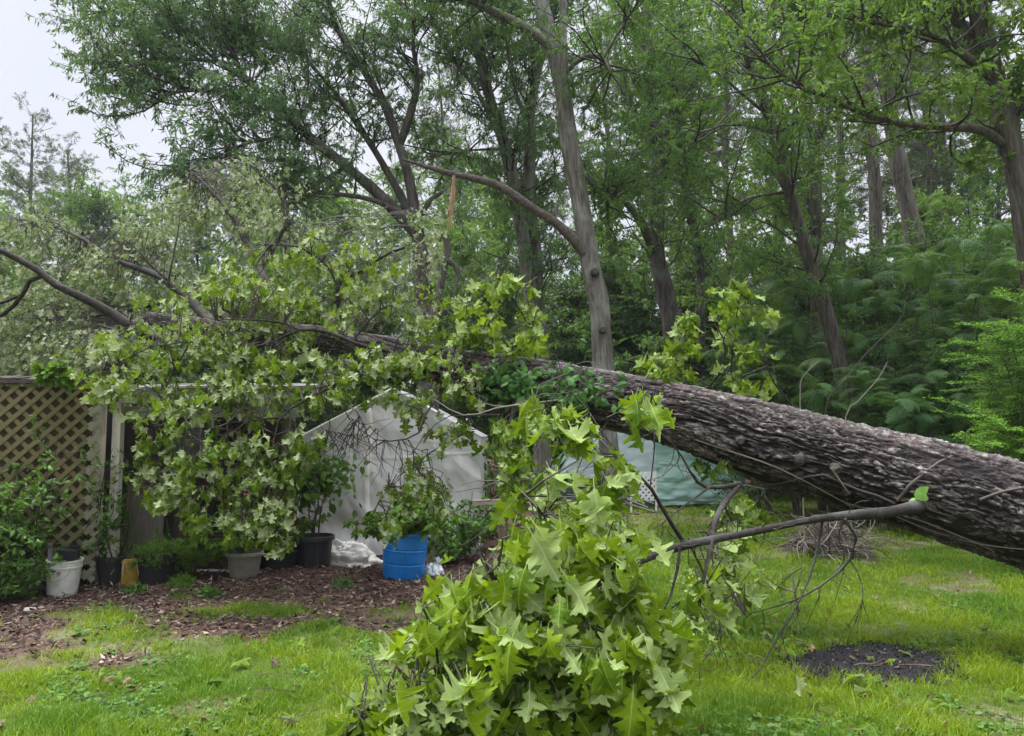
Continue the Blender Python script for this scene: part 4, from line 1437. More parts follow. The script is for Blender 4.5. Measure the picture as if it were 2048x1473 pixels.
    # shrubs before the lattice
    for px, py, hh, sp, ns, ls, sd, lb in (
            (5, 1190, 1.30, 0.42, 13, 0.07, 20, 'tall leafy shrub with pale new tips at the left edge before the lattice'),
            (70, 1176, 1.30, 0.36, 9, 0.06, 21, 'leafy shrub with arching stems against the middle of the lattice'),
            (12, 1205, 0.45, 0.30, 10, 0.055, 22, 'low dark bush at the foot of the lattice by the left edge'),
            (168, 1168, 1.25, 0.25, 9, 0.05, 23, 'thin leafy shrub against the pale post at the end of the lattice')):
        plant('leafy_shrub', lb, base_at(px, py), hh * 1.2, sp, ns + 4, 14, ls, M_GRN, sd, 0.5, 'shrub', stem=0.009, up=1.0)
    plant('climbing_vine', 'small bright creeper climbing the second pale shed post', base_at(228, 1160) + [0, -0.08, 0], 1.35, 0.06, 6, 10, 0.045, M_GRN, 24, 0.7, 'vine', stem=0.012, up=3.0, twl=0.12)
    plant('climbing_vine', 'creeper with young light leaves on top of the lattice fence', P(108, 765, 7.4), 0.22, 0.25, 8, 8, 0.06, M_FERN, 25, 0.8, 'vine', stem=0.005)
    # low green clumps along the beds
    for px, py, hh, sp, sd, lb in ((905, 1120, 0.75, 0.35, 30, 'dark green bush between the white bag and the wooden post'), (945, 1100, 1.0, 0.4, 31, 'dark leafy bush beside the greenhouse corner behind the white bag'), (985, 1075, 1.25, 0.5, 32, 'tall green bush right of the greenhouse behind the wooden post')):
        plant('leafy_shrub', lb, base_at(px, py), hh, sp, 14, 13, 0.075, M_GRN, sd, 0.55, 'shrub', droop=0.5)
    for px, py, sd, lb in ((420, 1188, 40, 'low clover like weed clump on the mulch below the fern'), (690, 1165, 41, 'small bright weed tuft in the mulch below the plastic heap'), (270, 1180, 42, 'round leaved weed growing out of the mulch before the yellow pot')):
        plant('weed_clump', lb, base_at(px, py), 0.12, 0.3, 18, 8, 0.03, M_GRN, sd, 0.7, 'weed', stem=0.002)
    # brush pile behind the trunk
    b = base_at(1660, 1108)
    g = Geo()
    n = 460
    a = rng.uniform(0, 2 * PI, n)
    rr = np.sqrt(rng.random(n)) * np.array(1.0)
    O = b + np.stack([np.cos(a) * rr * 0.48, np.sin(a) * rr * 0.38, 0.03 + rng.random(n) * 0.50 * (1 - rr ** 2 * 0.75)], -1)
    S = curved(O, np.stack([-np.sin(a) + rng.normal(size=n) * 0.7, np.cos(a) * 0.6 + rng.normal(size=n) * .6, rng.normal(size=n) * 0.35], -1), rng.uniform(0.3, 0.75, n), 8, rng, -0.06, 0.24)
    S[:, :, 2] = np.clip(S[:, :, 2], 0.015, 0.52)
    g.tubes(S, (np.linspace(1, 0.4, 8)[None] * rng.uniform(0.003, 0.008, (n, 1))), 5, 0, rng.random(n))
    o_ = g.build('brush_heap', m_tint('cut_twigs', (0.0, (0.035, 0.026, 0.022)), (0.55, (0.11, 0.085, 0.072)), (1.0, (0.33, 0.28, 0.25))), loc=b)
    tag(o_, kind='stuff')
    plant('weed_clump', 'pale leaved weed growing at the foot of the brush heap', base_at(1645, 1112), 0.16, 0.2, 10, 6, 0.06, M_GRN, 43, 0.6, 'weed', stem=0.003)


make_garden()

# ------------------------------------------------------------------ the fallen oak


def oak_clusters(g, tw, cent, limbs, rng, nl, ls, pale=0.45, droop=0.65, jit=0.05, mi=0, maxtw=0.9, hue=(0, 1), fwd=None, tmpl=None):
    """whorls of leaves at the points cent, each on a thin twig that runs back to the nearest limb"""
    cent = np.asarray(cent)
    M = len(cent)
    lp = np.concatenate([np.asarray(l) for l in limbs])
    d2 = ((cent[:, None, :] - lp[None]) ** 2).sum(-1)
    q = lp[d2.argmin(1)]
    v = q - cent
    L = np.linalg.norm(v, axis=1, keepdims=True)
    q = np.where(L > maxtw, cent + v / L * maxtw, q)
    mid1 = cent + (q - cent) * 0.66 + rng.normal(size=(M, 3)) * 0.05 + np.array([0, 0, 0.05])
    mid2 = cent + (q - cent) * 0.33 + rng.normal(size=(M, 3)) * 0.05 + np.array([0, 0, 0.05])
    tw.tubes(np.stack([q, mid1, mid2, cent], 1), np.array([[0.0065, 0.005, 0.004, 0.0022]]).repeat(M, 0), 4)
    tdir = nrm(cent - mid2)
    k = np.repeat(np.arange(M), nl)
    n = len(k)
    back = rng.random(n) ** 1.5 * 0.5
    O = cent[k] * (1 - back[:, None]) + mid2[k] * back[:, None] + rng.normal(size=(n, 3)) * jit * 0.4
    rd = rdir(rng, n) * np.array([1, 1, 0.6])
    D = nrm(rd * 0.85 + tdir[k] * 0.45 + np.array([0, 0, -droop]))
    flip = np.where(rng.random(n) < pale, -1.0, 1.0)[:, None]
    up = np.array([0, -0.30, 0.60]) if fwd is None else np.asarray(fwd)
    Nn = (up + rdir(rng, n) * 0.85) * flip
    ct = rng.random(M)
    cs_ = rng.uniform(0.72, 1.12, M)[k]
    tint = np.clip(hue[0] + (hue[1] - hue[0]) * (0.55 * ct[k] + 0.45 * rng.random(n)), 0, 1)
    put_leaves(g, tmpl or OAKS, O + D * ls * 0.2, D, Nn, rng.uniform(0.5, 1.15, n) * cs_ * ls, tint, rng, mi, rng.uniform(0.7, 1.08, n))


def ell(clumps, rng):
    """random points in ellipsoids given as (px, py, Y, rx px, ry px, rY m, count)"""
    out = []
    for px, py, Y, rx, ry, rY, n in clumps:
        d = rdir(rng, n) * (rng.random((n, 1)) ** 0.45)
        for a, b, c in d:
            out.append(P(px + a * rx, py + b * ry, Y + c * rY))
    return np.array(out)


TRUNK = [(2900, 1262, 4.55, .47), (2600, 1200, 4.85, .43), (2300, 1107, 5.3, .395), (2048, 1034, 5.7, .372), (1850, 975, 5.95, .35), (1700, 932, 6.2, .335), (1550, 892, 6.4, .325), (1400, 843, 6.6, .293), (1300, 816, 6.75, .264), (1200, 797, 6.9, .262), (1050, 770, 7.1, .25), (900, 737, 7.4, .205), (750, 700, 7.7, .16), (600, 676, 8.0, .135), (440, 660, 8.3, .115), (300, 640, 8.6, .09)]
T_P = np.array([np.append(P(a, b, c), d) for a, b, c, d in TRUNK])
T_C = catmull(T_P, 1000)


def make_old_trunk(parent):
    c, r = T_C[:, :3], T_C[:, 3]
    n, k = 330, len(T_C)
    T = nrm(np.gradient(c, axis=0))
    ref = np.array([0, 0, 1.0])
    S = nrm(np.cross(T, ref))
    U = np.cross(S, T)
    a = np.arange(n) * 2 * PI / n
    s = np.concatenate([[0], np.cumsum(np.linalg.norm(np.diff(c, axis=0), axis=1))])
    uu = np.repeat(s, n)
    rr = np.repeat(r, n)
    aa = np.tile(a, k)
    cyl = np.stack([uu * 0.8, np.cos(aa) * 0.9, np.sin(aa) * 0.9], -1)
    lump = (fbm(cyl, 3, 61) - 0.5) * 0.22 + (fbm(cyl * 3.3, 2, 62) - 0.5) * 0.07
    wv = (aa - PI) * 0.30
    warp = (fbm(np.stack([uu * 2.2, np.cos(aa) * 2.2, np.sin(aa) * 2.2], -1), 3, 63) - 0.5)
    warp2 = (vnoise(np.stack([uu * 9, np.cos(aa) * 9, np.sin(aa) * 9], -1), 64) - 0.5)
    warp3 = fbm(np.stack([uu * 22, np.cos(aa) * 20, np.sin(aa) * 20], -1), 3, 68) - 0.5
    vv = wv + warp * 0.20 + warp2 * 0.020 + warp3 * 0.014 + uu * 0.02
    n1 = vnoise(np.stack([uu / 0.80 + warp2 * 0.5, vv / 0.042], -1), 65)
    n2 = vnoise(np.stack([uu / 0.32 + warp2 + 9, (vv + warp3 * 0.01) / 0.022], -1), 66)
    n3 = vnoise(np.stack([uu / 0.10, vv / 0.015], -1), 70)
    fur = np.maximum(sst(0.13, 0.0, np.abs(n1 - 0.5)), 0.75 * sst(0.12, 0.0, np.abs(n2 - 0.5)))
    fur = np.maximum(fur, 0.45 * sst(0.10, 0.0, np.abs(n3 - 0.5)))
    f1, f2, idv = worley(uu / 0.075 + warp3 * 1.2, vv / 0.026 + warp3 * 0.6, 67)
    crack = sst(0.14, 0.0, f2 - f1)
    fine = fbm(np.stack([uu * 45, np.cos(aa) * 42, np.sin(aa) * 42], -1), 3, 71)
    h = 0.62 + 0.42 * (idv - 0.5) - 0.62 * fur - 0.30 * crack * (1 - fur) + (fine - 0.5) * 0.5 + (n1 - 0.5) * 0.25
    depth = np.clip(rr / 0.30, 0.3, 1.1) * 0.042
    R = rr * (1 + lump) + (h - 0.5) * depth
    V = c.repeat(n, 0) + R[:, None] * (np.cos(aa)[:, None] * S.repeat(n, 0) + np.sin(aa)[:, None] * U.repeat(n, 0))
    b = (np.arange(k - 1) * n)[:, None]
    j, j2 = np.arange(n)[None], ((np.arange(n) + 1) % n)[None]
    f = np.stack([b + j, b + n + j, b + n + j2, b + j2], -1).reshape(-1, 4)
    g = Geo()
    g.add(V, f, 0, np.clip(h, 0, 1))
    m = V[:n].mean(0)
    g.add(np.vstack([V[:n], m]), [[i, (i + 1) % n, n] for i in range(n)], 0, 0.4)
    g.build('trunk', M_OLD, parent, smooth=True)


def on_trunk(px, py, lift=0.0):
    """the point of the trunk's near surface seen at pixel (px, py)"""
    o = np.array([0, 0, CAMZ])
    d = nrm(P(px, py, 6.0) - o)
    best = None
    for q in T_C[::3]:
        w_ = q[:3] - o
        t = w_ @ d
        dist = np.linalg.norm(w_ - t * d)
        e = dist / q[3]
        if best is None or e < best[0]:
            best = (e, t, q[3], dist)
    e, t, r, dist = best
    return o + d * (t - math.sqrt(max(r * r - dist * dist, 0.0)) * 1.0 - lift)


def make_fallen_oak():
    rng = np.random.default_rng(101)
    base = (4.6, 5.3, 0.0)
    t = thing('fallen_oak', 'huge uprooted oak lying slantwise across the yard with deeply furrowed bark', 'tree', base)
    make_old_trunk(t)
    # knots and stubs on the trunk
    for px, py, r, ln in ((1020, 828, 0.10, 0.12), (1668, 936, 0.045, 0.06), (1597, 918, 0.040, 0.045), (1320, 850, 0.05, 0.07), (1905, 1075, 0.035, 0.05), (1480, 880, 0.03, 0.05)):
        p = on_trunk(px, py, -0.02)
        g = Geo()
        d = nrm(np.array([0, -1.0, -0.5]) + rng.normal(size=3) * 0.2)
        g.limb(np.array([p, p + d * ln * 0.6, p + d * ln]), r * 1.3, r * 0.75, 14, 8, int(px), 0.3)
        g.build('knot', M_BARKD, t)

    def limb(lst, Y, r0, r1, n=9, seed=0):
        g = Geo()
        c, _ = g.limb(PP(lst, Y), r0, r1, n, seed=seed, wob=0.28)
        g.build('limb', M_BARKL, t, smooth=True)
        return c

    # --- the near low branch, sweeping from the trunk down to the left
    near = [limb([(1900, 1000, .6), (1850, 1010, .32), (1790, 1022, 0), (1650, 1036, -.25), (1500, 1066, -.5), (1350, 1097, -.85), (1250, 1138, -1.15), (1130, 1210, -1.45), (1000, 1295, -1.75), (860, 1372, -1.95), (720, 1440, -2.05)], 5.45, .042, .005, 14, 1)]
    g = Geo()
    g.limb(near[0][:9], .075, .036, 16, 24, 5, 0.12)
    g.build('limb_collar', M_BARKL, t, smooth=True)
    nl = [
        ([(1372, 1092, .0), (1335, 1035, -.05), (1300, 975, -.1), (1262, 940, -.15), (1205, 915, -.25), (1120, 880, -.35)], 4.68, .017, .004),
        ([(1480, 968, .9), (1445, 1010, .55), (1425, 1060, .25), (1432, 1084, .1)], 4.95, .021, .017),
        ([(1480, 968, .9), (1430, 975, .6), (1395, 965, .4), (1355, 900, .2), (1325, 870, .1)], 4.95, .018, .004),
        ([(1420, 975, .5), (1370, 1010, .3), (1320, 1050, 0), (1250, 1090, -.2)], 4.9, .008, .003),
        ([(1425, 1078, 0), (1405, 1170, -.15), (1385, 1270, -.3), (1320, 1370, -.45), (1275, 1440, -.55), (1250, 1500, -.6)], 4.75, .012, .003),
        ([(1360, 1095, 0), (1345, 1180, -.1), (1290, 1290, -.2), (1220, 1390, -.3), (1170, 1460, -.35)], 4.55, .010, .003),
        ([(1380, 1090, 0), (1420, 1180, .1), (1440, 1270, .1), (1400, 1330, .0)], 4.65, .006, .002),
        ([(1645, 1040, 0), (1630, 1120, .0), (1600, 1200, -.05), (1550, 1285, -.15), (1515, 1345, -.2), (1455, 1400, -.3), (1390, 1440, -.4)], 5.2, .009, .003),
        ([(1690, 1038, 0), (1712, 1075, 0), (1700, 1120, 0), (1645, 1170, 0), (1580, 1205, -.05), (1490, 1230, -.1)], 5.2, .009, .003),
        ([(1700, 1120, 0), (1722, 1160, 0), (1725, 1205, 0), (1708, 1245, 0)], 5.2, .005, .002),
        ([(1600, 1160, 0), (1590, 1190, 0), (1600, 1225, 0)], 5.2, .004, .002),
        ([(1690, 1040, 0), (1675, 1075, .05), (1690, 1110, .1), (1670, 1150, .1)], 5.25, .005, .002),
        ([(1300, 1118, 0), (1180, 1165, -.2), (1090, 1180, -.4), (990, 1170, -.6)], 4.45, .010, .003),
        ([(1180, 1180, 0), (1090, 1250, -.1), (950, 1265, -.2), (860, 1245, -.25)], 4.05, .008, .003),
        ([(1060, 1255, 0), (1020, 1340, -.1), (950, 1420, -.2), (900, 1480, -.25)], 3.8, .007, .003),
        ([(1230, 1150, 0), (1190, 1260, -.2), (1130, 1370, -.3), (1080, 1470, -.4)], 4.2, .008, .003),
        ([(1310, 1320, 0), (1180, 1390, -.1), (1020, 1440, -.2)], 4.2, .006, .002),
        ([(1262, 940, 0), (1200, 860, .1), (1160, 800, .2), (1110, 770, .2)], 4.5, .007, .003),
        ([(1300, 975, 0), (1310, 880, .1), (1300, 810, .2), (1310, 775, .2)], 4.55, .006, .003),
        ([(1180, 1165, 0), (1120, 1080, -.1), (1060, 1000, -.2), (1000, 960, -.2)], 4.25, .007, .003)]
    for a in nl:
        near.append(limb(a[0], a[1], a[2], a[3], 7, int(a[0][0][0])))
    # bare hanging twiglets under the near branch
    g = Geo()
    O, T = sample_paths(near[1:], rng, 170, 0.3)
    S = curved(O, T * 0.6 + rdir(rng, 170) * 0.7 + np.array([0, 0, -0.5]), rng.uniform(0.12, 0.5, 170), 6, rng, -0.05, 0.22)
    S = S[S[:, -1, 2] > 0.02]
    O, T = sample_paths(near[:1], rng, 46, 0.12)
    S2 = curved(O, T * 0.5 + rdir(rng, 46) * 0.8, rng.uniform(0.06, 0.34, 46), 6, rng, 0.0, 0.25)
    S = np.concatenate([S, S2])
    g.tubes(S, np.linspace(0.0036, 0.0015, 6)[None].repeat(len(S), 0), 4)
    g.build('bare_twigs', M_TWIG, t)
    tw, lf = Geo(), Geo()
    cl = [(1170, 840, 4.2, 130, 45, .25, 8), (1085, 800, 4.4, 60, 45, .2, 5), (1300, 800, 4.5, 40, 55, .2, 5), (1150, 960, 3.95, 120, 50, .3, 6), (1060, 1030, 3.8, 70, 50, .3, 7),
          (1140, 1070, 3.75, 120, 60, .3, 11), (1030, 1130, 3.75, 130, 70, .35, 15), (1190, 1160, 3.65, 130, 70, .35, 15), (930, 1190, 3.75, 80, 50, .3, 10), (970, 1270, 3.6, 130, 60, .3, 17),
          (1120, 1270, 3.5, 150, 80, .35, 22), (1280, 1230, 3.7, 90, 80, .35, 10), (880, 1340, 3.5, 100, 50, .25, 14), (1020, 1370, 3.45, 150, 70, .3, 23), (1200, 1370, 3.5, 110, 80, .3, 15),
          (800, 1410, 3.45, 110, 45, .2, 16), (930, 1450, 3.4, 150, 50, .2, 23), (1120, 1460, 3.4, 140, 50, .25, 18), (745, 1440, 3.4, 60, 30, .15, 8), (1330, 1330, 4.0, 50, 100, .3, 5), (1225, 930, 4.3, 35, 70, .25, 6), (1235, 1025, 4.3, 28, 40, .2, 5), (1340, 1240, 4.0, 50, 80, .3, 7), (1300, 1380, 3.7, 80, 70, .3, 10), (1400, 1150, 4.6, 40, 60, .3, 4), (760, 1400, 3.45, 90, 45, .2, 8), (840, 1250, 3.6, 50, 40, .2, 5)]
    cl = [(*q[:6], max(2, int(q[6] * 0.70))) for q in cl]
    oak_clusters(lf, tw, ell(cl, rng), near, rng, 6, 0.215, 0.32, 1.15, 0.09, maxtw=0.75)
    # looser, darker sprays behind the near branch
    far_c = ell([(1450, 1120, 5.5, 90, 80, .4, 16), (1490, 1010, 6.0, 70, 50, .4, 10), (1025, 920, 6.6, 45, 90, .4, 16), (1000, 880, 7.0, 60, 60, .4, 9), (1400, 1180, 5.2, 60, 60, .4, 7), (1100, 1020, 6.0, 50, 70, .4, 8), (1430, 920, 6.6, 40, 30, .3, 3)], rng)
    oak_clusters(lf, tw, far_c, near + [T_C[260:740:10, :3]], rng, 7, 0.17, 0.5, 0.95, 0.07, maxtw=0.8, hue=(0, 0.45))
    tw.build('twigs', M_TWIG, t)
    lf.build('near_leaves', M_OAK, t, smooth=True)

    # --- sprays standing up from the trunk's far side
    up = [limb([(1395, 800, .25), (1440, 745, .2), (1450, 690, .2), (1430, 650, .2), (1395, 655, .2)], 6.6, .012, .003, 6, 3),
          limb([(1460, 800, .3), (1465, 700, .3), (1475, 620, .3), (1480, 590, .3), (1505, 570, .3)], 6.6, .010, .003, 6, 4),
          limb([(1590, 820, .35), (1545, 760, .3), (1525, 700, .3), (1530, 670, .3)], 6.4, .010, .003, 6, 5),
          limb([(1060, 735, .2), (1075, 690, .1), (1040, 620, .1), (1000, 560, .1), (985, 535, .1)], 7.0, .012, .003, 6, 6),
          limb([(880, 700, 0), (960, 660, -.1), (1000, 640, -.1), (1060, 620, -.1)], 7.2, .010, .003, 6, 7)]
    lf, tw = Geo(), Geo()
    c = ell([(1345, 700, 6.8, 45, 55, .2, 12), (1390, 660, 6.8, 40, 40, .2, 8), (1480, 600, 6.9, 60, 45, .2, 14), (1440, 640, 6.9, 40, 30, .2, 7), (1490, 690, 6.8, 45, 25, .2, 7), (1500, 755, 6.7, 55, 40, .2, 10),
             (1320, 730, 6.7, 30, 30, .2, 6), (1000, 560, 7.1, 40, 40, .2, 11), (1050, 610, 7.1, 35, 50, .2, 9), (1040, 670, 7.0, 60, 40, .3, 13), (960, 640, 7.1, 50, 50, .3, 10), (1300, 800, 6.2, 30, 30, .1, 4)], rng)
    c = c[rng.random(len(c)) < 0.68]
    oak_clusters(lf, tw, c, up + [T_C[260:800:10, :3]], rng, 5, 0.17, 0.4, 0.8, 0.07, maxtw=0.5, hue=(0.1, 1))
    tw.build('twigs', M_TWIG, t)
    lf.build('upright_leaves', M_OAK, t, smooth=True)

    # --- the mid crown hanging over the shed
    mid = [limb([(330, 690, .0), (265, 655, -.1), (205, 618, -.15), (155, 592, -.2), (105, 568, -.2), (80, 545, -.2), (40, 522, -.2), (0, 502, -.2), (-90, 470, -.2)], 7.7, .046, .027, 12, 11),
           limb([(85, 552, 0), (62, 560, 0), (45, 590, 0), (15, 625, 0), (-20, 640, 0)], 7.5, .024, .014, 8, 12),
           limb([(48, 588, 0), (10, 605, 0), (-40, 615, 0)], 7.5, .016, .012, 8, 13)]
    ml = [
        ([(860, 740, -.2), (780, 705, -.35), (720, 690, -.45), (660, 665, -.5), (600, 660, -.5), (530, 690, -.5), (445, 698, -.5), (380, 685, -.5), (300, 695, -.5)], 7.5, .028, .004),
        ([(600, 660, 0), (560, 645, 0), (500, 640, 0), (430, 640, 0)], 7.0, .012, .004),
        ([(445, 700, 0), (415, 740, -.05), (425, 770, -.05), (440, 790, -.05)], 7.0, .012, .004),
        ([(750, 700, -.2), (700, 755, -.5), (640, 785, -.7), (562, 835, -.8), (545, 900, -.8), (520, 960, -.8), (500, 1020, -.8)], 7.4, .018, .004),
        ([(562, 835, 0), (500, 842, 0), (440, 850, 0), (400, 880, .0)], 6.6, .010, .003),
        ([(545, 900, 0), (540, 980, 0), (560, 1030, 0), (545, 1080, 0)], 6.6, .008, .003),
        ([(680, 640, 0), (676, 590, 0), (678, 560, 0), (720, 545, 0), (770, 510, 0), (810, 495, 0)], 7.6, .026, .012),
        ([(676, 572, 0), (660, 540, 0), (640, 520, 0), (600, 495, 0), (540, 490, 0)], 7.6, .015, .006),
        ([(700, 690, 0), (740, 640, 0), (780, 610, 0), (850, 600, 0)], 7.4, .012, .004),
        ([(335, 575, 0), (345, 520, 0), (355, 470, 0), (360, 430, .1)], 8.2, .016, .006),
        ([(335, 560, 0), (300, 530, 0), (280, 505, 0), (250, 480, 0)], 8.2, .016, .006),
        ([(900, 770, -.3), (850, 830, -.5), (835, 870, -.5), (800, 880, -.5), (750, 880, -.5), (700, 840, -.5)], 7.3, .010, .003),
        ([(1000, 830, -.3), (930, 832, -.35), (890, 835, -.35), (850, 870, -.4), (830, 900, -.4)], 7.0, .008, .004),
        ([(940, 860, -.3), (870, 900, -.3), (800, 950, -.4), (760, 1000, -.4)], 7.2, .008, .003),
        ([(380, 685, 0), (330, 780, -.1), (300, 880, -.15), (280, 960, -.2), (260, 1010, -.2)], 7.0, .010, .003),
        ([(440, 790, 0), (460, 900, 0), (440, 980, -.05), (480, 1060, -.05)], 6.9, .009, .003),
        ([(300, 695, 0), (230, 730, 0), (180, 760, 0), (150, 780, 0)], 7.0, .007, .003),
        ([(640, 785, 0), (660, 850, 0), (640, 920, 0), (620, 980, 0)], 6.7, .006, .003)]
    for a in ml:
        mid.append(limb(a[0], a[1], a[2], a[3], 7, int(a[0][0][1])))
    lf, tw = Geo(), Geo()
    cl = [(420, 620, 7.4, 170, 70, .5, 62), (330, 700, 7.1, 150, 60, .4, 52), (520, 560, 7.6, 150, 70, .5, 52), (640, 510, 7.8, 120, 50, .4, 32), (740, 560, 7.6, 110, 60, .4, 34), (600, 620, 7.3, 130, 60, .4, 44),
          (520, 720, 7.0, 150, 60, .4, 52), (680, 730, 6.9, 90, 35, .3, 20), (800, 720, 7.0, 110, 40, .3, 26), (900, 680, 7.1, 110, 40, .3, 26), (860, 620, 7.3, 80, 50, .3, 18),
          (420, 790, 6.8, 110, 60, .3, 36), (320, 830, 6.8, 70, 60, .3, 20), (560, 800, 6.8, 110, 55, .3, 32), (660, 780, 6.7, 60, 30, .3, 7), (330, 920, 6.7, 70, 60, .3, 22), (430, 940, 6.6, 80, 60, .3, 22),
          (520, 900, 6.6, 70, 70, .3, 24), (300, 985, 6.7, 50, 35, .2, 9), (440, 1040, 6.5, 60, 45, .2, 14), (530, 1010, 6.5, 60, 70, .2, 20), (560, 1090, 6.5, 35, 30, .2, 6), (610, 870, 6.7, 30, 80, .2, 8),
          (190, 770, 7.1, 50, 35, .3, 11), (250, 770, 7.0, 80, 50, .3, 20), (840, 820, 6.9, 40, 60, .2, 10), (900, 850, 6.9, 40, 60, .2, 10), (820, 960, 6.9, 80, 60, .3, 16), (880, 1000, 6.9, 60, 60, .3, 12), (790, 1050, 6.8, 35, 40, .2, 6),
          (565, 960, 6.6, 35, 110, .2, 20), (600, 900, 6.7, 40, 60, .2, 8), (720, 775, 6.8, 40, 25, .2, 4), (930, 760, 6.9, 60, 40, .2, 12)]
    cl = [(*q[:6], max(3, int(q[6] * (0.85 if q[1] < 760 else 0.88)))) for q in cl] + [(790, 785, 6.9, 45, 22, .2, 5), (350, 1010, 6.7, 70, 40, .3, 9), (480, 960, 6.7, 90, 70, .3, 14)]
    oak_clusters(lf, tw, ell(cl, rng), mid + [T_C[400:920:10, :3]], rng, 7, 0.118, 0.40, 1.25, 0.10, maxtw=0.55, hue=(0, 0.95))
    # bare drooping twiglets in front of the greenhouse
    O, T = sample_paths([PP([(690, 800), (720, 830), (700, 870), (650, 860)], 6.8), PP([(750, 880), (830, 880)], 6.8), PP([(760, 860), (700, 835)], 6.8)], rng, 60, 0.0)
    S = curved(O, rdir(rng, 60) * [0.8, 0.3, 0.3] + np.array([0, 0, -0.7]), rng.uniform(0.2, 0.6, 60), 7, rng, 0, 0.2)
    g = Geo()
    g.tubes(S, np.linspace(0.004, 0.0015, 7)[None].repeat(60, 0), 4)
    g.build('bare_twigs', M_TWIG, t)
    tw.build('twigs', M_TWIG, t)
    lf.build('mid_leaves', M_OAKMID, t, smooth=True)

    # --- the far, wilted top of the crown behind the fence
    lf, tw = Geo(), Geo()
    far = [limb([(440, 660, 0), (330, 560, .5), (230, 520, 1.0), (150, 470, 1.4), (60, 440, 1.8)], 8.3, .05, .01, 8, 21),
           limb([(600, 676, 0), (520, 540, .6), (470, 440, 1.0), (420, 380, 1.3), (380, 340, 1.5)], 8.0, .06, .01, 8, 22),
           limb([(500, 665, 0), (380, 600, 1), (260, 620, 1.8), (120, 640, 2.4), (-40, 620, 3)], 8.2, .05, .01, 8, 23),
           limb([(520, 540, 0), (570, 450, .2), (560, 390, .3), (500, 330, .4)], 8.6, .03, .008, 8, 24)]
    c = ell([(60, 470, 10.2, 110, 70, .9, 64), (60, 620, 9.8, 130, 90, .9, 120), (180, 700, 9.3, 150, 50, .8, 84), (200, 540, 9.6, 90, 60, .7, 66), (300, 480, 9.6, 90, 70, .7, 64), (400, 420, 9.6, 110, 60, .7, 66), (470, 360, 9.8, 110, 50, .6, 46),
             (560, 430, 9.0, 90, 60, .6, 46), (330, 590, 9.2, 120, 60, .7, 64), (30, 720, 9.8, 90, 50, .6, 52), (700, 470, 8.6, 100, 60, .4, 26), (830, 500, 8.3, 70, 60, .4, 22), (770, 600, 8.3, 90, 50, .4, 26), (860, 450, 8.6, 40, 40, .3, 8)], rng)
    oak_clusters(lf, tw, c, far + [T_C[590:, :3]], rng, 10, 0.095, 0.5, 1.1, 0.14, maxtw=0.6, tmpl=OAKS_LO)
    tw.build('twigs', M_TWIG, t)
    lf.build('wilted_leaves', M_OAKFAR, t)

    # --- things that cling to the trunk
    def vine(name, label, lst, r0, r1, lift, mat, cat='vine', seed=0):
        pts = np.array([on_trunk(a, b, lift) for a, b in lst])
        g = Geo()
        g.limb(pts, r0, r1, 8, seed=seed, wob=0.25)
        return tag(g.build(name, mat, loc=pts[0], smooth=True), label, cat)
    vm = m_plain('dry_vine', (0.085, 0.068, 0.056), 0.8, 0.4, 30.0)
    vp = m_plain('pale_vine', (0.20, 0.17, 0.14), 0.8, 0.3, 30.0)
    vine('twisted_vine', 'thick twisted grey vine slanting up over the trunk near the right edge', [(1795, 1002), (1815, 975), (1850, 945), (1885, 920), (1915, 908), (1928, 904)], .013, .008, .012, vm, seed=1)
    vine('hanging_vine', 'long brown vine looping along the underside of the trunk', [(1430, 960), (1500, 968), (1560, 968), (1610, 955), (1650, 950), (1700, 975), (1750, 990), (1790, 1008)], .007, .010, .01, vm, seed=2)
    vine('hanging_vine', 'thin pale straight vine crossing the lower trunk diagonally', [(1390, 880), (1450, 900), (1540, 930), (1620, 968), (1700, 1010), (1760, 1018)], .006, .004, .015, vp, seed=3)
    vine('broken_twig', 'short broken pale twig sticking out of the trunk bark', [(1663, 936), (1680, 962), (1700, 990)], .009, .004, .025, vp, 'twig', 4)
    vine('hanging_vine', 'fine pale vine along the dark lower edge of the trunk at right', [(1760, 1018), (1830, 1050), (1920, 1080), (2000, 1095), (2060, 1100)], .004, .004, .015, vp, seed=5)
    vine('hanging_vine', 'wispy root like vine under the trunk above the lawn', [(1800, 1030), (1850, 1045), (1900, 1065), (1950, 1085), (1990, 1105)], .004, .003, .02, vp, seed=6)
    vine('hanging_vine', 'dark vine at the right edge of the picture on the trunk', [(1960, 1000), (2000, 985), (2050, 975)], .009, .007, .015, vm, seed=7)
    for lb, lst, sd in (('upper pale bare twig reaching left from the knot under the trunk', [(1110, 790, -.35), (1060, 800, -.4), (1010, 815, -.4), (955, 803, -.4)], 8), ('lower pale bare twig curving left below the trunk knot', [(1120, 800, -.45), (1060, 808, -.5), (1000, 815, -.55), (950, 830, -.55), (915, 828, -.55), (870, 800, -.5)], 9)):
        pts = PP(lst, 7.1)
        g = Geo()
        g.limb(pts, .010, .004, 6, seed=sd)
        tag(g.build('bare_twig', vp, loc=pts[0], smooth=True), lb, 'twig')
    p = on_trunk(1835, 992, 0.05)
    tl = thing('round_leaf', 'single round light green leaf lying on the trunk beside the twisted vine', 'leaf', tuple(p))
    g = Geo()
    put_leaves(g, ROUND, [p + [0.05, 0, -0.05], p + [-0.01, 0, -0.01]], [[-0.1, -0.25, 1], [-0.5, -.2, -.8]], [[0.1, -1, 0.2], [0, -1, 0.4]], np.array([0.125, 0.11]), np.array([1.0, 0.9]), rng, 0, np.array([1.0, 0.5]))
    tl2 = Geo()
    tl2.tubes(catmull(np.array([p + [0.05, 0.03, -0.05], p + [0.03, 0.02, -0.09], p + [-0.03, 0.04, -0.13]]), 6)[None], np.full((1, 6), 0.003), 5)
    tl2.build('stem', M_GRN, tl)
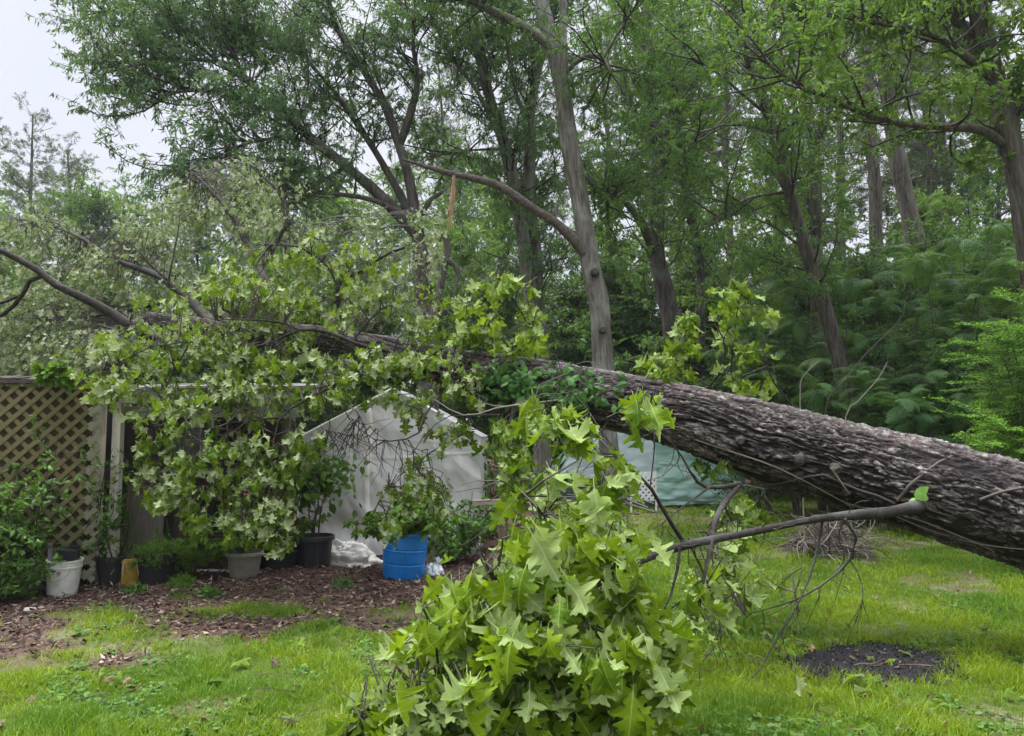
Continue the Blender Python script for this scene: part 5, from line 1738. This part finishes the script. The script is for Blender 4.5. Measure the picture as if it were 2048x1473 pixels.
    g.build('blade', m_leaf('round_vine_leaf', (0.14, 0.31, 0.06), (0.22, 0.42, 0.10), trans=0.25), tl)
    # ivy clump on the trunk
    c = np.array([on_trunk(rng.normal(1105, 55), rng.normal(782, 24), 0.02) for _ in range(330)])
    c2 = np.array([on_trunk(rng.normal(1020, 28), rng.normal(752, 16), 0.02) for _ in range(110)])
    c = np.concatenate([c, c2])
    ti = thing('ivy_clump', 'dark green ivy clump rooted on the side of the fallen trunk', 'ivy', tuple(c.mean(0)))
    g = Geo()
    n = len(c)
    O = c + rng.normal(size=(n, 3)) * 0.03 + np.array([0, -1, 0]) * rng.uniform(0, 0.12, (n, 1))
    put_leaves(g, SIX, O, rdir(rng, n) * [1, 0.4, 0.6] + [0, -0.2, -0.6], np.array([0, -1.0, 0.5]) + rdir(rng, n) * 0.6, rng.uniform(0.05, 0.115, n), rng.random(n), rng, 0, rng.uniform(0.45, 0.85, n))
    g.build('leaves', M_IVY, ti)
    g = Geo()
    S = curved(c[::12], rdir(rng, len(c[::12])) * [1, 0.2, 0.5], np.full(len(c[::12]), 0.3), 6, rng, -0.1, 0.2)
    g.tubes(S, np.full((len(S), 6), 0.004), 4)
    g.build('stems', M_TWIG, ti)


make_fallen_oak()

# ------------------------------------------------------------------ standing trees


def traced_tree(name, label, Y, trunk, limbs, bark, leafm, seed, foliage, group=None, r=(0.2, 0.08), tmpl=QUAD, cat='tree'):
    """a standing tree: trunk and limbs follow traced lines, the crown grows from them
    trunk: [(px, py, dY)], limbs: [(list, r0, r1)], foliage: dict for crown()"""
    rng = np.random.default_rng(seed)
    tp = PP(trunk, Y)
    tp[0, 2] = -0.08
    t = thing(name, label, cat, (tp[0, 0], tp[0, 1], 0.0), group)
    g = Geo()
    tp2 = np.vstack([tp[0], tp[0] + (tp[1] - tp[0]) * 0.12, tp[1:]])
    c, rad = g.rough(tp2, r[0], r[1], 0.020, 52, seed)
    g.build('trunk', bark, t, smooth=True)
    paths = [c]
    for k, (lst, r0, r1) in enumerate(limbs):
        g = Geo()
        q, _ = g.limb(PP(lst, Y), r0, r1, 9, seed=seed + k, wob=0.18)
        g.build('limb', bark, t, smooth=True)
        paths.append(q)
    g = Geo()
    for fo in foliage:
        f = dict(fo)
        which = f.pop('paths', None)
        ps = [paths[i] for i in which] if which is not None else paths
        crown(g, ps, rng, tmpl=tmpl, **f)
    g.build('crown', [leafm, M_TWIG], t)
    return t


WL = dict(leaf=0.115, wid=0.24, droop=0.75)
traced_tree('willow_oak', 'many limbed oak leaning left over the yard with open sky beyond its left side', 13.5,
            [(860, 1045), (852, 800), (850, 640), (843, 540), (833, 462)],
            [([(835, 470), (760, 390), (680, 322), (600, 258), (545, 210), (505, 172), (470, 120, .3), (450, 50, .5), (445, -40, .6)], .11, .025),
             ([(545, 212), (480, 188), (420, 184), (350, 187), (285, 225)], .045, .012),
             ([(505, 172), (440, 125), (400, 95), (350, 62), (310, 48)], .05, .012),
             ([(700, 340, .1), (610, 283, -.2), (540, 278, -.4), (460, 300, -.5), (410, 335, -.6)], .045, .012),
             ([(810, 430), (740, 400, -.2), (640, 387, -.3), (530, 390, -.4)], .06, .02),
             ([(838, 468, .1), (795, 380, .2), (745, 295, .3), (690, 215, .5), (640, 150, .7), (590, 95, .8), (540, 70, .8)], .085, .02),
             ([(838, 465, -.1), (818, 365, -.1), (797, 293, -.1), (768, 210, -.1), (720, 130, 0), (690, 85, 0), (665, 30, 0), (650, -40, 0)], .10, .04),
             ([(797, 295, -.1), (822, 225, -.2), (836, 160, -.2), (826, 90, -.2), (830, 10, -.2)], .08, .03),
             ([(843, 430, .1), (860, 400, .1), (885, 385, .1)], .05, .03),
             ([(690, 335, .3), (650, 360, .5), (590, 400, .6), (560, 430, .7)], .04, .01),
             ([(480, 130, .3), (380, 120, .2), (280, 130, 0), (200, 150, 0)], .04, .01),
             ([(460, 60, .5), (360, 10, .5), (260, 10, .4), (190, 40, .3)], .05, .012)],
            M_BARKD, M_WIL, 301,
            [dict(nsec=200, Lsec=(0.7, 2.0), ntw=11, Ltw=(0.25, 0.7), nleaf=18, t0=0.3, paths=[1, 2, 3, 4, 5, 11, 12], **WL),
             dict(nsec=110, Lsec=(0.7, 2.0), ntw=9, Ltw=(0.25, 0.7), nleaf=18, t0=0.35, paths=[6, 7, 8, 10], **WL)], r=(0.18, 0.13))

traced_tree('twin_oak', 'grey twin trunked tree just left of the tree with the snapped limb', 14.0,
            [(1088, 1040), (1083, 850), (1078, 700), (1056, 560), (1036, 420), (1012, 300), (986, 220), (960, 120), (942, -40)],
            [([(1086, 760, .1), (1080, 660, .15), (1074, 560, .2), (1063, 400, .2), (1058, 250, .2), (1074, 150, .2), (1100, 60, .2), (1112, -40, .2)], .14, .07),
             ([(1010, 300), (960, 190, -.3), (900, 110, -.5), (860, 30, -.6)], .06, .02),
             ([(1058, 250, .2), (1030, 180, 0), (1015, 90, -.2), (1000, 0, -.3)], .05, .02),
             ([(1045, 300, .2), (960, 300, .0), (860, 310, -.1)], .035, .01)],
            M_BARKG, M_WIL, 302, [dict(nsec=150, Lsec=(0.8, 2.2), ntw=11, Ltw=(0.25, 0.7), nleaf=19, t0=0.38, **WL)], r=(0.16, 0.08))

tt = traced_tree('snapped_oak', 'tall grey tree with a long snapped limb hanging off to its left', 12.0,
                 [(1232, 1080), (1222, 900), (1207, 740), (1195, 620), (1178, 535), (1166, 450), (1150, 330), (1132, 225), (1110, 120), (1085, 0), (1075, -80)],
                 [([(1128, 190, 0), (1128, 120, -.05), (1128, 40, -.05), (1126, -60, 0)], .075, .06),
                  ([(1103, 95, 0), (1060, 62, -.1), (1010, 35, -.2), (950, 5, -.3), (900, -30, -.3)], .095, .06),
                  ([(1137, 140, 0), (1160, 118, -.1), (1195, 112, -.2), (1212, 130, -.3), (1222, 150, -.3)], .05, .03),
                  ([(1205, 118, -.2), (1240, 60, -.4), (1280, 0, -.5)], .03, .015),
                  ([(1150, 330, .2), (1190, 375, .6), (1230, 400, 1.0)], .05, .02)],
                 M_BARKG, M_WILB, 303, [dict(nsec=75, Lsec=(0.7, 1.8), ntw=11, Ltw=(0.25, 0.7), nleaf=18, t0=0.55, paths=[2, 3, 4, 5], **WL)], r=(0.18, 0.115))
g = Geo()
g.limb(PP([(1186, 545), (1162, 502), (1112, 455), (1062, 425), (1005, 388), (955, 374), (905, 366), (850, 353), (815, 345)], 12.0) + np.linspace([0, 0, 0], [0, -.6, 0], 9), .098, .022, 12, seed=9, wob=0.3)
snl = g.build('snapped_limb', m_bark('reddish_bark', (0.040, 0.031, 0.026), (0.115, 0.092, 0.078), (20, 20, 20), 0.8), tt, smooth=True)
for (a, b) in (((1188, 545), 1), ((1204, 660), 2)):
    p = P(a[0], a[1], 11.78)
    g = Geo()
    g.limb(np.array([p + [0, .1, 0], p, p + [0, -.06, .0]]), .085, .05, 12, 6, b, 0.3)
    g.build('knot', M_BARKD, tt, smooth=True)
g = Geo()
q = PP([(908, 352), (905, 395), (900, 430), (894, 478)], 11.45)
rr = np.random.default_rng(4)
for k in range(26):
    o = rr.normal(size=3) * [0.012, 0.012, 0]
    f0, f1 = rr.uniform(0, 0.3), rr.uniform(0.55, 1.0)
    pth = catmull(q, 20)[int(f0 * 19):max(int(f1 * 19), int(f0 * 19) + 5)] + o
    pth = pth + rr.normal(size=3) * 0.03 * np.linspace(0, 1, len(pth))[:, None] ** 2
    g.tubes(pth[None], (np.linspace(0.014, 0.0015, len(pth)) * rr.uniform(.4, 1.2))[None], 4)
g.build('split_wood', M_SPLIT, snl)

tt = thing('broken_snag', 'dark broken snag standing under the split orange wood of the snapped limb', 'dead tree', (P(880, 1050, 11.4)[0], 11.4, 0))
g = Geo()
sp = PP([(868, 1060), (866, 800), (868, 640), (884, 560), (896, 500), (890, 470)], 11.4)
sp[0, 2] = -0.05
g.limb(sp, .12, .05, 10, seed=3, wob=0.3)
g.build('trunk', M_BARKD, tt, smooth=True)
for k, lst in enumerate(([(884, 560), (870, 510), (885, 470)], [(890, 520), (915, 540), (905, 600)], [(868, 640), (890, 620), (905, 640)])):
    g = Geo()
    g.limb(PP(lst, 11.4), .05, .015, 8, seed=k, wob=0.3)
    g.build('branch', M_BARKD, tt, smooth=True)

traced_tree('leaning_oak', 'slim grey brown tree leaning left at right of centre with thin drooping branches', 13.0,
            [(1790, 1045), (1745, 930), (1715, 850), (1690, 760), (1658, 645), (1625, 540), (1592, 430), (1570, 350), (1545, 250), (1518, 180), (1490, 100), (1465, 30), (1440, -60)],
            [([(1522, 220), (1480, 185, -.2), (1440, 150, -.3), (1380, 112, -.4)], .035, .012),
             ([(1575, 385), (1520, 392, -.2), (1470, 410, -.3), (1410, 450, -.4)], .03, .01),
             ([(1540, 265), (1490, 250, .2), (1430, 255, .3), (1380, 290, .3)], .03, .01),
             ([(1610, 500, .1), (1570, 470, .2), (1530, 440, .3)], .025, .01),
             ([(1500, 120), (1540, 40, .3), (1560, -40, .4)], .05, .03)],
            M_BARKB, M_WILB, 304, [dict(nsec=85, Lsec=(0.7, 2.0), ntw=10, Ltw=(0.25, 0.6), nleaf=17, t0=0.4, leaf=0.105, wid=0.28, droop=0.6)], r=(0.155, 0.06))

traced_tree('dark_oak', 'dark stemmed upright tree with many thin rising stems, right behind the leaning tree', 15.0,
            [(1655, 1010), (1645, 800), (1638, 640), (1632, 440), (1630, 330), (1618, 220), (1604, 120), (1592, 0), (1585, -60)],
            [([(1630, 320), (1645, 200, .1), (1640, 90, .2), (1628, 0, .2)], .06, .02), ([(1630, 310), (1612, 200, -.2), (1580, 100, -.3), (1560, 0, -.3)], .05, .02),
             ([(1632, 330), (1665, 200, -.2), (1690, 90, -.3), (1700, 0, -.3)], .05, .02), ([(1640, 640), (1600, 560, .2), (1545, 520, .3)], .04, .015),
             ([(1634, 470), (1600, 350, .3), (1570, 240, .4), (1545, 150, .4)], .05, .02)],
            M_BARKD, M_YEL, 305, [dict(nsec=95, Lsec=(0.7, 1.9), ntw=9, Ltw=(0.25, 0.6), nleaf=15, t0=0.35, leaf=0.10, wid=0.45, droop=0.4)], r=(0.17, 0.06))

traced_tree('tall_pine', 'straight pale barked tall pine rising right of the leaning tree', 19.0,
            [(1858, 990), (1848, 700), (1838, 520), (1812, 400), (1792, 300), (1777, 200), (1768, 100), (1758, -20), (1752, -120)],
            [([(1778, 210), (1740, 150, .2), (1700, 120, .3)], .05, .02), ([(1790, 120), (1830, 90, .3), (1870, 40, .3)], .05, .02)],
            M_BARKB, M_PINE, 306, [dict(nsec=40, Lsec=(0.8, 2.2), ntw=9, Ltw=(0.3, 0.7), nleaf=20, t0=0.62, leaf=0.13, wid=0.16, droop=0.1, up=0.0)], r=(0.34, 0.10))
traced_tree('tall_pine', 'thin forked bare topped pine half hidden left of the straight pale pine', 22.0,
            [(1770, 975), (1762, 700), (1752, 420), (1742, 250), (1734, 100), (1728, -60)],
            [([(1742, 160), (1765, 110, .1), (1790, 70, .2)], .06, .03)],
            M_BARKB, M_PINE, 307, [dict(nsec=40, Lsec=(0.8, 2.2), ntw=9, Ltw=(0.3, 0.7), nleaf=20, t0=0.5, leaf=0.13, wid=0.16, droop=0.1, up=0.0)], r=(0.24, 0.12))

traced_tree('big_oak', 'large rough barked tree at the right edge with a long limb reaching left', 10.6,
            [(2135, 1090), (2100, 760), (2075, 600), (2052, 440), (2030, 340), (2007, 230), (1982, 130), (1962, 50), (1945, -40)],
            [([(2022, 300), (1965, 262, -.1), (1900, 256, -.15), (1820, 250, -.2), (1750, 235, -.25), (1690, 212, -.3), (1620, 178, -.3), (1550, 140, -.3), (1490, 90, -.3)], .065, .015),
             ([(1990, 160), (1930, 112, -.2), (1870, 75, -.3), (1800, 55, -.4), (1725, 42, -.4)], .07, .02),
             ([(1985, 140), (1945, 85, .1), (1915, 40, .2), (1880, -20, .2)], .09, .05),
             ([(2040, 390), (2080, 300, .3), (2110, 200, .4)], .06, .03),
             ([(2015, 270), (2060, 170, -.2), (2090, 80, -.3)], .05, .03)],
            M_BARKB, M_YEL, 308, [dict(nsec=105, Lsec=(0.6, 1.7), ntw=9, Ltw=(0.2, 0.55), nleaf=15, t0=0.22, leaf=0.095, wid=0.48, droop=0.4, paths=[1, 2, 3, 4, 5]),
                                  dict(nsec=30, Lsec=(0.6, 1.6), ntw=9, Ltw=(0.2, 0.55), nleaf=14, t0=0.55, leaf=0.095, wid=0.48, droop=0.4, paths=[0])], r=(0.25, 0.11))

traced_tree('gnarled_oak', 'dark gnarled tree with a broken limb stub, behind and right of the snapped tree', 17.0,
            [(1372, 1000), (1350, 740), (1340, 640), (1322, 560), (1308, 480), (1316, 380), (1310, 280), (1300, 180), (1295, 60), (1300, -40)],
            [([(1316, 520), (1285, 450, -.2), (1250, 405, -.3), (1215, 378, -.4), (1192, 366, -.4)], .13, .05),
             ([(1325, 560, .2), (1320, 440, .3), (1330, 330, .3), (1345, 200, .3), (1370, 60, .3)], .10, .03),
             ([(1312, 330), (1370, 280, .3), (1440, 270, .5)], .06, .02),
             ([(1345, 700), (1320, 740, -.3), (1280, 700, -.5)], .04, .015), ([(1308, 300), (1260, 200, 0), (1240, 120, 0)], .07, .02)],
            M_BARKD, M_WILB, 309, [dict(nsec=100, Lsec=(0.9, 2.6), ntw=9, Ltw=(0.3, 0.7), nleaf=17, t0=0.3, leaf=0.14, wid=0.28, droop=0.6)], r=(0.24, 0.10))

traced_tree('slim_tree', 'slim dark tree right of the gnarled tree above the leafy upright spray', 19.0,
            [(1412, 985), (1404, 700), (1402, 560), (1386, 440), (1370, 360), (1358, 250), (1350, 100), (1345, -40)],
            [([(1402, 460), (1440, 440, -.2), (1490, 415, -.3)], .04, .015), ([(1395, 500), (1440, 560, -.3), (1480, 590, -.4)], .03, .01)],
            M_BARKD, M_YEL, 310, [dict(nsec=110, Lsec=(0.8, 2.2), ntw=11, Ltw=(0.3, 0.7), nleaf=15, t0=0.4, leaf=0.12, wid=0.45, droop=0.4)], r=(0.16, 0.06))


# --- the woods behind: a few grown trees, copied
def proto_tree(name, h, r0, first, spread, nl, bark, leafm, seed, tmpl, f, lean=0.06):
    rng = np.random.default_rng(seed)
    t = thing(name, 'tree', 'tree', (0.0, 0.0, 0.0))
    g = Geo()
    a = rng.uniform(0, 2 * PI)
    tp = np.array([[0, 0, -0.1]] + [[math.cos(a) * lean * h * q ** 1.5 + rng.normal() * 0.1, math.sin(a) * lean * h * q ** 1.5 + rng.normal() * 0.1, h * q] for q in (0.2, 0.4, 0.6, 0.8, 1.0)])
    c, rad = g.limb(tp, r0, r0 * 0.15, 10, 40, seed=seed)
    paths = []
    for k in range(nl):
        q = first + (0.97 - first) * (k + rng.random() * 0.6) / nl
        p = c[int(q * 39)]
        az = k * 2.4 + rng.normal() * 0.4
        L = spread * (1.05 - 0.75 * max(0, (q - first) / (1 - first)) ** 1.3) * rng.uniform(0.7, 1.15)
        d = np.array([math.cos(az), math.sin(az), f.get('rise', 0.55)])
        path = curved(p[None], d[None], [L], 6, rng, f.get('lup', 0.06), 0.12)[0]
        lc, _ = g.limb(path, r0 * 0.28 * (1.1 - q), 0.012, 6, 8, seed=seed + k)
        paths.append(lc)
    g.build('trunk', bark, t, smooth=True)
    g = Geo()
    ff = {k: v for k, v in f.items() if k not in ('rise', 'lup')}
    crown(g, paths + [c[int(39 * first):]], rng, tmpl=tmpl, **ff)
    g.build('crown', [leafm, M_TWIG], t)
    return t, h


PROTO = {
    'slender_tree': ('slender leafy tree', proto_tree('slender_tree', 16, .20, .25, 3.0, 16, M_BARKD, M_FAR, 401, QUAD, dict(nsec=150, Lsec=(0.9, 2.2), ntw=10, Ltw=(0.3, 0.8), nleaf=15, leaf=0.17, wid=0.42, droop=0.4))),
    'woodland_oak': ('broad woodland oak', proto_tree('woodland_oak', 15, .26, .18, 4.6, 18, M_BARKD, M_WILB, 402, QUAD, dict(nsec=170, Lsec=(1.0, 2.6), ntw=9, Ltw=(0.3, 0.9), nleaf=15, leaf=0.18, wid=0.36, droop=0.6))),
    'woodland_pine': ('tall woodland pine', proto_tree('woodland_pine', 19, .25, .45, 3.0, 22, M_BARKB, M_PINE, 403, QUAD, dict(nsec=110, Lsec=(0.6, 1.7), ntw=9, Ltw=(0.25, 0.6), nleaf=20, leaf=0.17, wid=0.13, droop=0.05, tuft=True, rise=0.15, lup=0.05), lean=0.03)),
    'light_tree': ('light green woodland tree', proto_tree('light_tree', 13, .17, .15, 3.4, 16, M_BARKD, M_YEL, 404, QUAD, dict(nsec=190, Lsec=(0.9, 2.2), ntw=10, Ltw=(0.3, 0.8), nleaf=15, leaf=0.16, wid=0.46, droop=0.35))),
    'young_tree': ('low dark young tree', proto_tree('young_tree', 7, .08, .04, 2.4, 16, M_BARKD, M_DARK, 405, QUAD, dict(nsec=170, Lsec=(0.7, 1.7), ntw=10, Ltw=(0.3, 0.7), nleaf=15, leaf=0.14, wid=0.42, droop=0.4))),
}
USED = set()


def place(kind, px, top, Y, rz, label=None, wide=1.0):
    lab, (t, h) = PROTO[kind]
    x = P(px, 860, Y)[0]
    H = P(px, top, Y)[2] + 0.0
    s = max(0.3, H / h)
    lb, gr = label, None
    if label is None:
        lb, gr = {'slender_tree': 'slender leafy tree deep in the woods behind the yard', 'woodland_oak': 'broad dark leaved oak deep in the woods behind the yard', 'woodland_pine': 'tall thin trunked pine standing back in the woods',
                  'light_tree': 'light green leafy tree standing back in the woods', 'young_tree': 'low dark young tree at the wood edge behind the fallen trunk'}[kind], lab + 's in the woods'
    sc = (s * wide, s * wide, s)
    if kind not in USED:
        USED.add(kind)
        t.location = (x, Y, 0)
        t.rotation_euler = (0, 0, rz)
        t.scale = sc
        tag(t, lb, 'tree', gr)
        t['_done'] = 1
        return t
    c = copy_thing(t, (x, Y, 0), rz, sc, lb)
    if gr:
        c['group'] = gr
    elif 'group' in c:
        del c['group']
    return c


rp = np.random.default_rng(55)
place('woodland_pine', 35, 222, 38, 1.0, 'dark topped pine against open sky at the far left')
place('woodland_pine', 140, 305, 36, 2.2, 'shorter bushy pine right of the dark topped pine at far left', 1.25)
for px, top, Y, kind in ((-60, 300, 40, 'slender_tree'), (90, 400, 32, 'woodland_oak'), (210, 420, 33, 'light_tree'), (-20, 440, 27, 'light_tree'), (300, 400, 36, 'woodland_oak'), (400, 390, 34, 'slender_tree'), (500, 400, 32, 'light_tree'), (600, 330, 36, 'woodland_oak'),
                         (690, 420, 28, 'light_tree'), (560, 480, 24, 'woodland_oak'), (760, 360, 34, 'slender_tree'), (900, 340, 30, 'woodland_oak'), (930, 480, 23, 'light_tree'), (1020, 430, 27, 'light_tree'),
                          (1240, 380, 24, 'light_tree'), (1380, 200, 33, 'slender_tree'), 
                         (1600, 380, 23, 'woodland_oak'), (1880, 300, 30, 'slender_tree'), (1900, 420, 24, 'light_tree'),
                         (2030, 300, 26, 'woodland_oak'), (2150, 380, 20, 'woodland_oak'), (1470, -20, 30, 'woodland_pine'), (1700, -120, 28, 'woodland_pine'), (1880, -60, 27, 'woodland_pine'), (1930, -80, 31, 'woodland_pine'),
                         (1560, -80, 33, 'woodland_pine'), (1990, -150, 29, 'woodland_pine'), (1230, 0, 40, 'woodland_pine'), (900, 120, 44, 'woodland_pine'), (1040, 100, 42, 'woodland_pine'), (470, 330, 44, 'woodland_pine')):
    place(kind, px, top, Y, rp.uniform(0, 6.28))
for px, top, Y in ((-80, 640, 17), (60, 620, 19), (200, 600, 18), (330, 610, 20), (470, 590, 18), (620, 600, 19), (740, 610, 17), (880, 590, 19), (990, 600, 17.5), (1130, 590, 20.5), (1230, 560, 20), (1270, 640, 20.5), (1370, 560, 20.5), (1450, 600, 20), (1540, 540, 20.5),
                   (1620, 600, 18), (1740, 560, 16.5), (1830, 520, 17.5), (1930, 560, 15.5), (2010, 500, 16.5), (2100, 540, 15), (1560, 690, 20), (1720, 700, 15.5), (1860, 690, 14.5), (1330, 700, 19.5), (1170, 720, 19.8), (2170, 600, 13), (1660, 760, 13.8), (1800, 770, 12.8), (1930, 740, 11.8), (1540, 740, 14.5)):
    place('young_tree', px, top, Y, rp.uniform(0, 6.28), None, 1.5 if top > 650 else 1.15)


def make_understory():
    """the dense far wood edge that reads as one mass"""
    rng = np.random.default_rng(66)
    g = Geo()
    n = 60000
    x = rng.uniform(-34, 34, n)
    y = rng.uniform(20, 46, n)
    hmax = 2.4 + 3.2 * fbm(np.stack([x * 0.35, y * 0.35], -1), 3, 7) + (y - 20) * 0.10
    z = rng.random(n) ** 0.9 * hmax
    cl = vnoise(np.stack([x * 0.9, y * 0.9, z * 0.9], -1), 9)
    k = cl > 0.42
    O = np.stack([x, y, z], -1)[k]
    put_leaves(g, QUAD, O, rdir(rng, len(O)) + [0, 0, -0.4], rdir(rng, len(O)) + [0, -0.3, 0.6], rng.uniform(0.14, 0.34, len(O)), rng.random(len(O)), rng, 0, 0.5)
    tag(g.build('far_undergrowth', M_DARK), kind='stuff')


make_understory()


def feather(name, label, base, stems, nfr, fl, mat, seed, tmpl, r0=0.02, group=None, cat='sapling', flat=0.0, up=0.2):
    """arching stems that carry feathery fronds; stems: list of point lists"""
    rng = np.random.default_rng(seed)
    t = thing(name, label, cat, tuple(base), group)
    g = Geo()
    cs = []
    for k, s in enumerate(stems):
        c, _ = g.limb(s, r0, r0 * 0.25, 6, seed=seed + k)
        cs.append(c)
    g.build('stem', M_BARKB, t)
    g = Geo()
    O, T = sample_paths(cs, rng, nfr, 0.25)
    D = T * 0.5 + rdir(rng, nfr) * np.array([1, 1, 0.4]) + np.array([0, 0, up])
    L = rng.uniform(0.7, 1.2, nfr) * fl
    tips = [c[-1] for c in cs for _ in range(9)]
    O = np.vstack([O] + [np.array(tips)])
    D = np.vstack([D, rdir(rng, len(tips)) * [1, 1, 0.4] + [0, 0, up]])
    m = len(O)
    put_leaves(g, tmpl, O, D, np.array([0, 0, 1.0]) + rdir(rng, m) * 0.35, rng.uniform(0.65, 1.2, m) * fl, rng.random(m), rng)
    g.build('fronds', mat, t)
    return t


def make_feathers():
    rng = np.random.default_rng(91)
    spots = [((1600, 1010), 14.0, [(1480, 640), (1560, 560), (1640, 520), (1530, 700)], 'feathery sapling with drooping fronds left of the leaning tree'),
             ((1700, 1020), 13.5, [(1600, 640), (1690, 560), (1760, 600), (1660, 720)], 'feathery sapling arching over the leaning tree trunk foot'),
             ((1800, 1020), 13.0, [(1740, 560), (1830, 510), (1900, 560), (1780, 680)], 'feathery sapling below the straight pale pine'),
             ((1890, 1030), 12.5, [(1850, 520), (1930, 480), (1990, 450), (1900, 640)], 'tall feathery sapling with reaching top before the right edge tree'),
             ((1960, 1040), 12.0, [(1960, 560), (2030, 520), (2080, 560), (1930, 680)], 'feathery sapling beside the right edge tree trunk'),
             ((1520, 1000), 15.0, [(1440, 700), (1500, 620), (1560, 640)], 'feathery sapling behind the upright leafy sprays'),
             ((1760, 1040), 12.2, [(1640, 780), (1720, 740), (1800, 770)], 'low feathery sapling just behind the trunk right of the upright sprays'),
             ((1870, 1060), 11.5, [(1800, 800), (1870, 740), (1930, 790)], 'low dark feathery sapling behind the trunk near the lime green bush')]
    for k, (b, Y, tips, lb) in enumerate(spots):
        base = P(b[0], b[1], Y)
        base[2] = 0
        st = []
        for tx, ty in tips:
            e = P(tx, ty, Y + rng.uniform(-.7, .7))
            m = base + (e - base) * 0.5 + np.array([rng.normal() * 0.15, 0, 0.45])
            st.append(np.array([base + [rng.normal() * .08, rng.normal() * .08, 0], m, e]))
        feather('feathery_sapling', lb, base, st, 95, 0.60, M_MIM, 500 + k, MIMOSA, 0.022)
    # light green layered bush at the right edge
    base = P(2060, 1080, 8.6)
    base[2] = 0
    st = []
    for tx, ty in ((1985, 680), (2045, 590), (2110, 560), (1975, 760), (1955, 880), (1965, 820), (2000, 900), (2100, 700), (2080, 850), (2010, 640), (2060, 760), (1990, 720)):
        e = P(tx, ty, 8.6 + rng.uniform(-.5, .5))
        m = base + (e - base) * np.array([0.3, 0.3, 0.75]) + rng.normal(size=3) * 0.06
        st.append(np.array([base + rng.normal(size=3) * [.06, .06, 0], m, e]))
    tb = thing('lime_bush', 'bright lime green layered bush at the right edge behind the trunk', 'bush', tuple(base))
    cs = []
    for k, q in enumerate(st):
        g = Geo()
        cs.append(g.limb(q, 0.016, 0.004, 6, seed=k)[0])
        g.build('stem', M_BARKB, tb)
    g = Geo()
    O, T = sample_paths(cs, rng, 330, 0.2)
    D = nrm((T + rdir(rng, 330) * 0.9) * [1, 1, 0.15] + [-0.25, -0.1, 0.05])
    S = curved(O, D, rng.uniform(0.25, 0.6, 330), 6, rng, -0.03, 0.10)
    g.tubes(S, np.linspace(0.004, 0.0015, 6)[None].repeat(330, 0), 3, 1)
    k = np.repeat(np.arange(330), 130)
    tt = rng.random(len(k)) ** 0.8 * 4.99
    ii = tt.astype(int)
    fr = (tt - ii)[:, None]
    O2 = S[k, ii] * (1 - fr) + S[k, ii + 1] * fr + rng.normal(size=(len(k), 3)) * [0.035, 0.035, 0.008]
    D2 = nrm(S[k, ii + 1] - S[k, ii]) * 0.8 + rdir(rng, len(k)) * [1, 1, 0.35] + [0, 0, -0.15]
    put_leaves(g, QUAD, O2, D2, np.array([0, 0, 1.0]) + rdir(rng, len(k)) * 0.5, rng.uniform(0.018, 0.045, len(k)), np.clip(rng.random(330)[k] * 0.6 + rng.random(len(k)) * 0.4, 0, 1), rng, 0, 0.42)
    g.build('foliage', [M_LIME, M_TWIG], tb)
    # bare rising shoots behind the trunk
    for k, (lst, lb) in enumerate((([(1690, 850), (1720, 800), (1755, 760), (1775, 725)], 'thin pale bare shoot curving up right behind the trunk'),
                                   ([(1650, 830), (1690, 760), (1740, 700), (1800, 640), (1815, 590)], 'long thin dark shoot rising diagonally behind the trunk'),
                                   ([(1600, 800), (1610, 750), (1640, 720)], 'short pale bent shoot rising left behind the trunk'))):
        pts = PP(lst, 9.5)
        q = pts[0].copy()
        q[2] = 0
        g = Geo()
        g.limb(np.vstack([q, pts]), .009, .004, 6, seed=k)
        tag(g.build('bare_shoot', m_plain('shoot_bark', (0.22, 0.19, 0.15), 0.8, 0.3) if k != 1 else M_TWIG, loc=q, smooth=True), lb, 'shoot')


make_feathers()

def make_haze():
    g = Geo()
    g.box((0, 21, 19.0), (160, 80, 40.5))
    k = N('damp_air')
    v = k.n('VolumePrincipled')
    v.inputs['Color'].default_value = (0.93, 0.97, 1.0, 1)
    v.inputs['Density'].default_value = 0.0005
    v.inputs['Anisotropy'].default_value = 0.2
    k.t.links.new(v.outputs[0], k.out.inputs['Volume'])
    tag(g.build('haze', k.m), kind='stuff')


make_haze()

for o in list(SC.objects):
    if '_base' in o:
        del o['_base']
    if '_done' in o:
        del o['_done']
